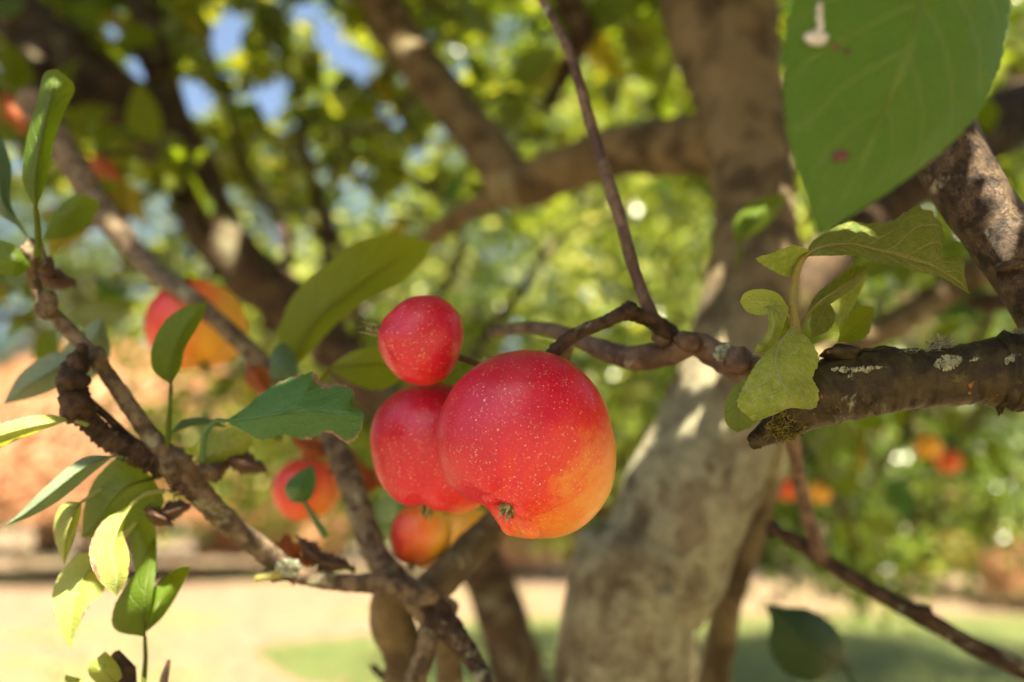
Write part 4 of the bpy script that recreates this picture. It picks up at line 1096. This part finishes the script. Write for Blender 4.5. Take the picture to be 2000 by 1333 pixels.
leaf([(300, 935, 0.272), (240, 895, 0.268), (190, 930, 0.266), (165, 990, 0.266), (160, 1050, 0.268)], [(300, 935, 0.272), (250, 950, 0.262), (215, 985, 0.26), (190, 1020, 0.262), (160, 1050, 0.268)], [(300, 935, 0.272), (320, 985, 0.27), (270, 1020, 0.27), (220, 1045, 0.27), (160, 1050, 0.268)],
     'midleaf', lb, [(325, 925, 0.272)], 5, 16, 0.02, 0.15, 50, 5, 0, 'broad drooping green leaf below the left branch', 19.0)
leaf([(160, 980, 0.262), (120, 985, 0.258), (104, 1040, 0.256), (125, 1105, 0.258)], [(160, 980, 0.262), (145, 1000, 0.254), (128, 1050, 0.252), (125, 1105, 0.258)], [(160, 980, 0.262), (158, 1005, 0.26), (142, 1060, 0.26), (125, 1105, 0.258)],
     'sunleaf', lb, [(220, 945, 0.266), (185, 965, 0.264)], 4, 14, 0.02, 0.12, 40, 5, 0, 'narrow curled leaf with pale edge at the left', 20.0)
leaf([(258, 985, 0.262), (200, 1020, 0.254), (174, 1075, 0.246), (190, 1130, 0.240), (228, 1165, 0.236)], [(258, 985, 0.262), (232, 1030, 0.250), (222, 1080, 0.242), (228, 1125, 0.236), (228, 1165, 0.236)], [(258, 985, 0.262), (240, 1030, 0.255), (252, 1080, 0.248), (248, 1130, 0.241), (228, 1165, 0.236)],
     'sunleaf', lb, [(320, 960, 0.27), (285, 965, 0.266)], 5, 14, 0.03, 0.10, 50, 6, 0.06, 'bright sunlit leaf curling with brown tip at the lower left', 21.0)
leaf([(215, 1080, 0.276), (150, 1085, 0.270), (104, 1150, 0.260), (112, 1220, 0.252), (140, 1270, 0.248)], [(215, 1080, 0.276), (170, 1120, 0.264), (145, 1170, 0.255), (138, 1220, 0.250), (140, 1270, 0.248)], [(215, 1080, 0.276), (205, 1150, 0.266), (172, 1190, 0.258), (150, 1230, 0.252), (140, 1270, 0.248)],
     'sunleaf', lb, [(265, 1020, 0.27)], 5, 14, 0.03, 0.10, 50, 6, 0.04, 'pale drooping leaf left of the curled sunlit one', 22.0)
leaf([(283, 1245, 0.272), (225, 1230, 0.268), (225, 1180, 0.266), (270, 1110, 0.27), (305, 1040, 0.28)], [(283, 1245, 0.272), (280, 1200, 0.262), (285, 1150, 0.262), (295, 1090, 0.27), (305, 1040, 0.28)], [(283, 1245, 0.272), (290, 1200, 0.262), (300, 1150, 0.262), (305, 1090, 0.27), (305, 1040, 0.28)],
     'midleaf', lb, [(280, 1340, 0.27), (284, 1290, 0.272)], 5, 16, 0.02, 0.10, 50, 5, 0, 'dull green half of the folded leaf at the lower left', 23.0)
leaf([(286, 1235, 0.268), (280, 1190, 0.266), (300, 1150, 0.27), (345, 1110, 0.28), (372, 1105, 0.285)], [(286, 1235, 0.268), (300, 1195, 0.262), (322, 1160, 0.268), (350, 1130, 0.278), (372, 1105, 0.285)], [(286, 1235, 0.268), (318, 1205, 0.27), (345, 1165, 0.276), (366, 1125, 0.282), (372, 1105, 0.285)],
     'midleaf', lb, None, 5, 16, 0.02, 0.14, 50, 5, 0, 'brighter half of the folded leaf at the lower left', 23.5)
leaf([(245, 1010, 0.275), (255, 1060, 0.275), (265, 1120, 0.276), (280, 1150, 0.278)], [(245, 1000, 0.275), (280, 1060, 0.272), (290, 1110, 0.274), (285, 1160, 0.278)], [(300, 985, 0.28), (305, 1060, 0.278), (305, 1120, 0.278), (285, 1160, 0.278)],
     'midleaf', lb, None, 5, 12, 0.02, 0.1, 40, 4, 0, None, 23.8)
leaf([(597, 985, 0.30), (566, 978, 0.30), (556, 952, 0.30), (578, 926, 0.302), (612, 908, 0.303)], [(597, 985, 0.30), (586, 960, 0.292), (592, 936, 0.296), (612, 908, 0.303)], [(597, 985, 0.30), (612, 965, 0.30), (618, 938, 0.302), (612, 908, 0.303)],
     'greenleaf', lb, [(635, 1048, 0.298), (615, 1015, 0.298)], 6, 12, 0.02, 0.12, 40, 5, 0, 'small round green leaf above the fork', 24.0)
leaf([(235, 1345, 0.262), (190, 1335, 0.257), (172, 1305, 0.255), (205, 1272, 0.258)], [(235, 1345, 0.262), (210, 1318, 0.254), (203, 1296, 0.254), (205, 1272, 0.258)], [(235, 1345, 0.262), (238, 1320, 0.258), (228, 1295, 0.258), (205, 1272, 0.258)],
     'sunleaf', lb, [(245, 1390, 0.262)], 5, 14, 0.03, 0.10, 40, 5, 0.02, 'yellow green leaf at the bottom edge', 25.0)
leaf([(200, 1400, 0.262), (150, 1392, 0.257), (124, 1355, 0.255), (128, 1318, 0.258)], [(200, 1400, 0.262), (165, 1370, 0.254), (142, 1345, 0.254), (128, 1318, 0.258)], [(200, 1400, 0.262), (192, 1360, 0.258), (165, 1330, 0.258), (128, 1318, 0.258)],
     'sunleaf', lb, None, 5, 14, 0.03, 0.10, 40, 5, 0.02, None, 25.5)
leaf([(60, 520, 0.262), (30, 540, 0.26), (-20, 530, 0.26), (-60, 500, 0.262)], [(60, 520, 0.262), (30, 515, 0.256), (-10, 500, 0.257), (-60, 500, 0.262)], [(60, 520, 0.262), (30, 480, 0.26), (-20, 470, 0.262), (-60, 500, 0.262)],
     'midleaf', lb, None, 5, 12, 0.02, 0.15, 40, 5, 0, None, 26.0)
leaf([(80, 470, 0.30), (110, 410, 0.30), (150, 380, 0.302), (190, 390, 0.305)], [(80, 470, 0.30), (120, 430, 0.295), (155, 410, 0.298), (195, 405, 0.305)], [(80, 470, 0.30), (130, 465, 0.30), (170, 440, 0.302), (195, 405, 0.305)],
     'midleaf', lb, None, 5, 12, 0.02, 0.15, 40, 5, 0, None, 26.5)
leaf([(60, 470, 0.29), (30, 440, 0.29), (-10, 410, 0.29), (-40, 340, 0.29), (-30, 250, 0.29)], [(60, 470, 0.29), (30, 430, 0.29), (5, 390, 0.285), (-5, 320, 0.285), (-10, 240, 0.29)], [(60, 470, 0.29), (35, 428, 0.29), (20, 390, 0.29), (22, 320, 0.29), (-10, 240, 0.29)],
     'blueleaf', lb, None, 5, 12, 0.02, 0.15, 40, 5, 0, 'pale blue green leaf cut by the left edge', 27.0)
leaf([(380, 905, 0.285), (410, 860, 0.285), (450, 835, 0.286), (500, 850, 0.29)], [(380, 905, 0.285), (430, 880, 0.28), (465, 870, 0.283), (500, 850, 0.29)], [(380, 905, 0.285), (420, 910, 0.285), (470, 895, 0.288), (500, 850, 0.29)],
     'limeleaf', lb, [(375, 930, 0.282)], 4, 12, 0.02, 0.12, 36, 4, 0, 'small lime leaf under the sharp green one', 28.0)
leaf([(330, 845, 0.276), (360, 820, 0.28), (400, 815, 0.285), (440, 830, 0.29)], [(330, 845, 0.276), (360, 826, 0.278), (400, 823, 0.283), (440, 832, 0.29)], [(330, 850, 0.276), (365, 835, 0.28), (405, 830, 0.285), (440, 834, 0.29)],
     'blueleaf', lb, None, 4, 12, 0.02, 0.12, 36, 4, 0, None, 28.5)
# withered leaves and debris caught in the forks
for (x, y, z, w, h, a, m) in [(480, 905, 0.285, 46, 26, 0.3, 'deadleaf'), (420, 920, 0.28, 30, 22, -0.5, 'deadleaf'), (560, 1085, 0.30, 30, 44, 0.2, 'rustleaf'), (610, 1080, 0.296, 34, 22, 0.8, 'deadleaf'), (650, 1100, 0.298, 40, 22, 0.2, 'deadleaf'),
                             (340, 995, 0.268, 34, 20, -0.3, 'deadleaf'), (315, 1010, 0.266, 26, 18, 0.6, 'deadleaf'), (510, 745, 0.33, 40, 24, 0.9, 'rustleaf'), (700, 930, 0.36, 26, 50, 0.1, 'rustleaf'), (610, 880, 0.34, 30, 30, 0.4, 'rustleaf'),
                             (110, 545, 0.28, 40, 24, 0.2, 'deadleaf'), (90, 520, 0.275, 26, 22, 0.9, 'deadleaf'), (205, 330, 0.6, 40, 22, 0.5, 'rustleaf'), (30, 220, 0.6, 46, 26, 1.0, 'rustleaf'), (265, 1345, 0.264, 30, 12, 0, 'rustleaf')]:
    ca_, sa_ = math.cos(a), math.sin(a)
    def q(u, v_, dz=0.0):
        return (x + w * u * ca_ - h * v_ * sa_, y + w * u * sa_ + h * v_ * ca_, z + dz)
    leaf([q(-1, 0), q(-0.4, -0.8, 0.008), q(0.4, -0.7, 0.006), q(1, 0, 0.004)], [q(-1, 0), q(-0.3, 0.1, -0.004), q(0.4, 0.0, -0.002), q(1, 0, 0.004)], [q(-1, 0), q(-0.3, 0.9, 0.006), q(0.4, 0.7, 0.01), q(1, 0, 0.004)], m, lb, None, 4, 11, 0.35, 0.3, 40, 5, 0.8, None, x * 0.1)

# ------------------------------------------------------------------ the rest of the crown
# twigs of the middle distance, each with its own leaves
proto = []
for s in range(5):
    n, w = 14, 4
    v, f, uv = [], [], []
    for i in range(n):
        t = i / (n - 1)
        hw = 0.30 * math.sin(math.pi * t ** 0.8) ** 0.8 * (1 + 0.05 * math.sin(40 * t + s))
        for k in range(-w, w + 1):
            u = k / w
            v.append((u * hw, t, (0.10 + 0.03 * s) * abs(u) * hw * 3 - (0.10 + 0.09 * s) * t * t + 0.02 * math.sin(9 * t + 3 * u + s)))
            uv.append((0.5 + 0.5 * u, t))
    for i in range(n - 1):
        for k in range(2 * w):
            a = i * (2 * w + 1) + k
            f.append((a, a + 1, a + 2 * w + 2, a + 2 * w + 1))
    g = Geo()
    g.tube([(0, -0.38, -0.05), (0, -0.18, -0.01), (0, 0.01, 0)], [0.022, 0.016, 0.016], 5, 6, 0)
    b0 = len(v)
    v += g.v; f += [tuple(b0 + i for i in q) for q in g.f]; uv += [(0.5, 0.3)] * len(g.v)
    for mt in ('midleaf', 'oliveleaf', 'greenleaf', 'yellowleaf'):
        me = mesh('leaf', v, f)
        ul = me.uv_layers.new(name='UVMap')
        li = np.empty(len(me.loops), np.int32); me.loops.foreach_get('vertex_index', li)
        ul.data.foreach_set('uv', np.array(uv, np.float32)[li].ravel())
        me.materials.append(M[mt]); me.polygons.foreach_set('use_smooth', [True] * len(me.polygons))
        proto.append((mt, me))


def pick(weights):
    mt = random.choices(['midleaf', 'oliveleaf', 'greenleaf', 'yellowleaf'], weights)[0]
    return random.choice([m for k, m in proto if k == mt])


SKY = [(270, 135, 60), (375, 195, 85), (450, 60, 85), (525, 190, 85), (600, 20, 60), (650, 90, 80), (700, 135, 60), (420, 100, 60), (350, 210, 60), (90, 10, 30), (990, 60, 60), (910, 125, 30), (120, 270, 30), (880, 15, 30)]


def open_sky(x, y, grow=0):
    return any((x - a) ** 2 + (y - b) ** 2 < (r * 0.42 + grow * 0.35) ** 2 for a, b, r in SKY)


def twig_spray(pts, n, size, weights, spread=1.0):
    o = branch('twig', pts, M['darktwig'], 7, 18, 0.05, 0.1)
    c = cr([tuple(P(*q[:3])) for q in pts], 30)
    for k in range(n):
        i = random.randint(6, 29)
        p = Vector(c[i])
        d = Vector((random.gauss(0, 1), random.gauss(0, 1), random.gauss(0.3, 0.8))).normalized()
        s = size * random.uniform(0.7, 1.25)
        q = p + d * s * 0.4
        pxy = to_px(q + d * s * 0.5)
        if pxy and open_sky(pxy[0], pxy[1], 10):
            continue
        lf = bpy.data.objects.new('leaf', pick(weights))
        col.objects.link(lf)
        x = Vector((random.gauss(0, 1), random.gauss(0, 1), random.gauss(0, 0.3)))
        x = (x - d * x.dot(d)).normalized()
        zz = x.cross(d)
        if zz.z < 0:
            x, zz = -x, -zz
        lf.parent = o
        lf.matrix_local = Matrix(((x.x, d.x, zz.x, q.x), (x.y, d.y, zz.y, q.y), (x.z, d.z, zz.z, q.z), (0, 0, 0, 1))) @ Matrix.Scale(s, 4)
    return o


sprays = [[(395, 400, 0.88, 9), (330, 330, 0.8, 7), (230, 300, 0.78, 5), (150, 330, 0.75, 3)],
          [(160, 150, 0.95, 9), (120, 260, 0.85, 7), (200, 330, 0.8, 4)],
          [(60, 40, 1.0, 9), (150, 60, 0.95, 6), (230, 90, 0.9, 4)],
          [(270, 215, 0.92, 9), (320, 100, 0.95, 6), (330, 0, 1.0, 4)],
          [(460, 510, 0.86, 9), (360, 560, 0.85, 6), (240, 560, 0.85, 5), (150, 600, 0.85, 3)],
          [(345, 290, 0.9, 9), (250, 420, 0.8, 6), (110, 450, 0.72, 4)],
          [(560, 590, 0.85, 9), (500, 700, 0.9, 6), (420, 760, 0.95, 4)],
          [(-60, 120, 0.8, 9), (20, 240, 0.75, 6), (60, 360, 0.7, 4)],
          [(770, 60, 0.86, 9), (820, 0, 0.95, 6), (900, 40, 1.05, 4)],
          [(840, 150, 0.82, 9), (740, 250, 0.95, 6), (620, 270, 1.1, 4)],
          [(900, 225, 0.79, 9), (1000, 180, 0.9, 6), (1080, 210, 1.0, 3)],
          [(770, 60, 0.86, 9), (760, 180, 0.95, 6), (830, 300, 1.0, 4)],
          [(1130, 80, 0.95, 9), (1200, 40, 1.0, 6), (1260, 120, 1.05, 4)],
          [(1090, -40, 0.9, 9), (1160, 60, 0.95, 6), (1100, 150, 1.0, 4)],
          [(1010, 365, 0.74, 9), (900, 430, 0.9, 6), (760, 420, 1.1, 3)],
          [(1640, 80, 0.85, 9), (1560, 60, 0.9, 6), (1500, 30, 0.95, 3)],
          [(1700, 420, 0.70, 9), (1780, 480, 0.75, 6), (1850, 560, 0.8, 4)],
          [(1860, 300, 0.8, 9), (1940, 320, 0.8, 6), (2000, 400, 0.8, 4)],
          [(1800, 600, 0.7, 9), (1720, 640, 0.8, 6), (1640, 620, 0.9, 4)],
          [(1900, 530, 0.78, 9), (1930, 640, 0.85, 6), (1850, 680, 0.9, 4)],
          [(1600, 720, 0.62, 9), (1660, 830, 0.8, 6), (1720, 920, 0.9, 4)],
          [(1800, 760, 0.85, 9), (1760, 860, 0.95, 6), (1700, 940, 1.0, 4)],
          [(1960, 700, 0.9, 9), (1900, 820, 1.0, 6), (1830, 900, 1.05, 4)],
          [(1560, 860, 0.8, 8), (1620, 960, 0.9, 6), (1680, 1060, 0.95, 4)],
          [(560, 120, 1.2, 8), (500, 20, 1.25, 6), (430, -40, 1.3, 3)],
          [(640, 480, 1.05, 8), (560, 400, 1.1, 6), (470, 400, 1.15, 3)],
          [(690, 200, 1.2, 8), (760, 130, 1.25, 6), (830, 80, 1.3, 3)],
          [(-60, 640, 0.7, 9), (40, 620, 0.7, 6), (110, 660, 0.72, 3)]]
for q in sprays:
    up_ = q[0][1] < 620 and q[0][0] < 1350
    twig_spray(q, 10, 0.052, (4, 3, 2, 1.3) if up_ else (4, 2, 3, 0.6))

lit = [(1915, 325, 0.245, 5), (1945, 372, 0.243, 5), (1962, 425, 0.236, 6), (1655, 448, 0.236, 4), (1680, 452, 0.235, 4), (1340, 735, 0.465, 7), (1375, 745, 0.455, 8), (1435, 500, 0.49, 2), (1500, 470, 0.5, 2), (1570, 565, 0.52, 2),
       (1490, 430, 0.40, 2), (205, 1050, 0.24, 10), (215, 1090, 0.24, 12), (225, 1120, 0.24, 8), (140, 1140, 0.255, 12), (130, 1190, 0.257, 10), (125, 1040, 0.254, 8), (15, 830, 0.244, 10), (520, 1075, 0.285, 9), (545, 1095, 0.285, 9), (100, 740, 0.28, 8), (430, 450, 0.83, 5), (330, 1170, 0.268, 10), (1610, 270, 0.6, 10)]
LITR = [(P(x, y, z), 2.6 * r / F * z) for x, y, z, r in lit]


def perp(p, c):
    d = c - p
    t = d.dot(SUN)
    return (d - SUN * t).length, t


def DOT_FREE(c, r=0.05):
    for (lp, lr) in LITR:
        h, t = perp(lp, c)
        if t > 0 and h < r + lr:
            return True
    return False


# countless small leaves: the crown in view, then unseen ones added to cut light
cen, nor, siz, tin = [], [], [], []
n_try = 0
while len(cen) < 6000 and n_try < 90000:            # upper canopy seen from below
    n_try += 1
    x, y, z = random.uniform(-300, 1950), random.uniform(-260, 380), random.uniform(1.1, 3.0)
    if open_sky(x, y, 0.025 * F / z + 8):
        continue
    dens = 1.1 if y < 60 else (0.9 if y < 200 else 0.45)
    if DOT_FREE(P(x, y, z)):
        continue
    if 1000 < x < 1300 and y > 100:
        dens *= 0.4
    if 1480 < x:
        dens *= 0.5
    nn = 0.5 + 0.9 * noise.noise(Vector((x / 150, y / 150, z * 2)))
    if x < 800 and y < 330:
        nn, dens = max(nn, 0.55), 1.0
    if x > 1900:
        dens = 0.9
    if random.random() > dens * max(0, nn) * 1.6:
        continue
    cen.append(P(x, y, z)); nor.append((random.gauss(0, 0.6), random.gauss(0, 0.6), 1)); siz.append(random.uniform(0.045, 0.075)); tin.append(random.random() * 0.8)

fv = leaf_mass('foliage', np.array([tuple(c) for c in cen]), np.array(nor, float), np.array(siz), np.array(tin), M['fol_canopy'], tree)
fv['kind'] = 'stuff'
cen, nor, siz, tin = [], [], [], []

# unseen leaf dome added to darken the sky, open behind the left shoulder
k = 0
while k < 9000:
    d = Vector((random.gauss(0, 1), random.gauss(0, 1), abs(random.gauss(0, 0.8)))).normalized()
    el = math.asin(d.z)
    if el < math.radians(4) or (d.x < -0.12 and d.y < 0.10 and el < math.radians(56)):
        continue
    k += 1
    if noise.noise(d * 3.0) < -0.22:
        continue
    c = P(1000, 750, 0.3) + d * random.uniform(0.7, 1.7)
    if in_frame(c, 150) or DOT_FREE(c):
        continue
    cen.append(c); nor.append((random.gauss(0, 0.5), random.gauss(0, 0.5), 1)); siz.append(random.uniform(0.075, 0.11)); tin.append(random.random() * 0.8)

# unseen leaves added between the fruit and the sun, wherever the photograph shows shade; openings where it shows sun
blk = []                                             # (centre, radius)


def block(p, tries=26):
    for (c, r) in blk:
        h, t = perp(p, c)
        if t > 0 and h < r * 0.55:
            return
    for k in range(tries):
        t = random.uniform(0.30, 0.9) if k < 12 else random.uniform(0.12, 0.4)
        r = random.uniform(0.022, 0.034) * (1 if k < 6 else (0.55 if k < 12 else 0.28))
        c = p + SUN * t + Vector((random.uniform(-1, 1), random.uniform(-1, 1), random.uniform(-1, 1))) * r * 0.35
        if in_frame(c, 120) or (c - C0).length < 0.1:
            continue
        ok = True
        for (lp, lr) in LITR:
            h, t2 = perp(lp, c)
            if t2 > 0 and h < r * 1.15 + lr:
                ok = False
                break
        if ok:
            blk.append((c, r))
            return


shade = []
for (cx, cy, z, r) in [(1025, 862, 0.235, 190), (835, 870, 0.262, 125), (822, 668, 0.25, 100)]:
    for i in range(9):
        for j in range(9):
            shade.append((cx + r * (i / 4 - 1), cy + r * (j / 4 - 1), z))
            shade.append((cx + r * (i / 4 - 1), cy + r * (j / 4 - 1), z + 0.03))
for k in range(500):
    shade.append((random.uniform(1810, 2010), random.uniform(230, 560), random.uniform(0.225, 0.262)))
for k in range(300):
    shade.append((random.uniform(1480, 1900), random.uniform(400, 580), random.uniform(0.222, 0.243)))
for k in range(700):
    shade.append((random.uniform(1420, 2000), random.uniform(400, 880), random.uniform(0.215, 0.25)))
for (x, y, z, r) in TR:
    for k in range(110):
        shade.append((x + random.uniform(-1, 1) * r, y + random.uniform(-80, 80), z - 0.03))
for k in range(420):
    shade.append((random.uniform(-60, 760), random.uniform(420, 1333), random.uniform(0.24, 0.33)))
for k in range(200):
    shade.append((random.uniform(1500, 1990), random.uniform(-20, 460), random.uniform(0.152, 0.17)))
for k in range(150):
    shade.append((random.uniform(1000, 1480), random.uniform(0, 720), random.uniform(0.25, 0.32)))
for k in range(60):
    shade.append((random.uniform(840, 970), random.uniform(980, 1120), random.uniform(0.41, 0.47)))
for k in range(60):
    shade.append((random.uniform(1480, 1670), random.uniform(1170, 1333), random.uniform(0.40, 0.44)))
for k in range(160):
    shade.append((random.uniform(650, 1100), random.uniform(980, 1333), random.uniform(0.29, 0.37)))
for k in range(260):
    shade.append((random.uniform(0, 1500), random.uniform(0, 560), random.uniform(0.65, 0.95)))
random.shuffle(shade)
for s in shade:
    block(P(*s))
for (c, r) in blk:
    cen.append(c); siz.append(r * 2.5); tin.append(random.random() * 0.7)
    nor.append(tuple(SUN + Vector((random.gauss(0, 0.35), random.gauss(0, 0.35), random.gauss(0, 0.35)))))
fo = leaf_mass('foliage', np.array([tuple(c) for c in cen]), np.array(nor, float), np.array(siz), np.array(tin), M['fol_block'], tree)  # unseen leaves added to shade the fruit and dim the sky
fo['kind'] = 'stuff'
print('blockers', len(blk), 'canopy', len(cen))
# unseen twigs added to carry the blocker leaves
for k in range(7):
    if not blk:
        break
    a = Vector(random.choice(blk)[0]); b = Vector(random.choice(blk)[0]); c = Vector(random.choice(blk)[0])
    if any(in_frame(p, 200) for p in (a, b, c, a.lerp(b, 0.5), b.lerp(c, 0.5))):
        continue
    Geo().tube([a, b, c], [0.005, 0.004, 0.002], 7, 20, 0.05).build('twig', M['darktwig'], tree)
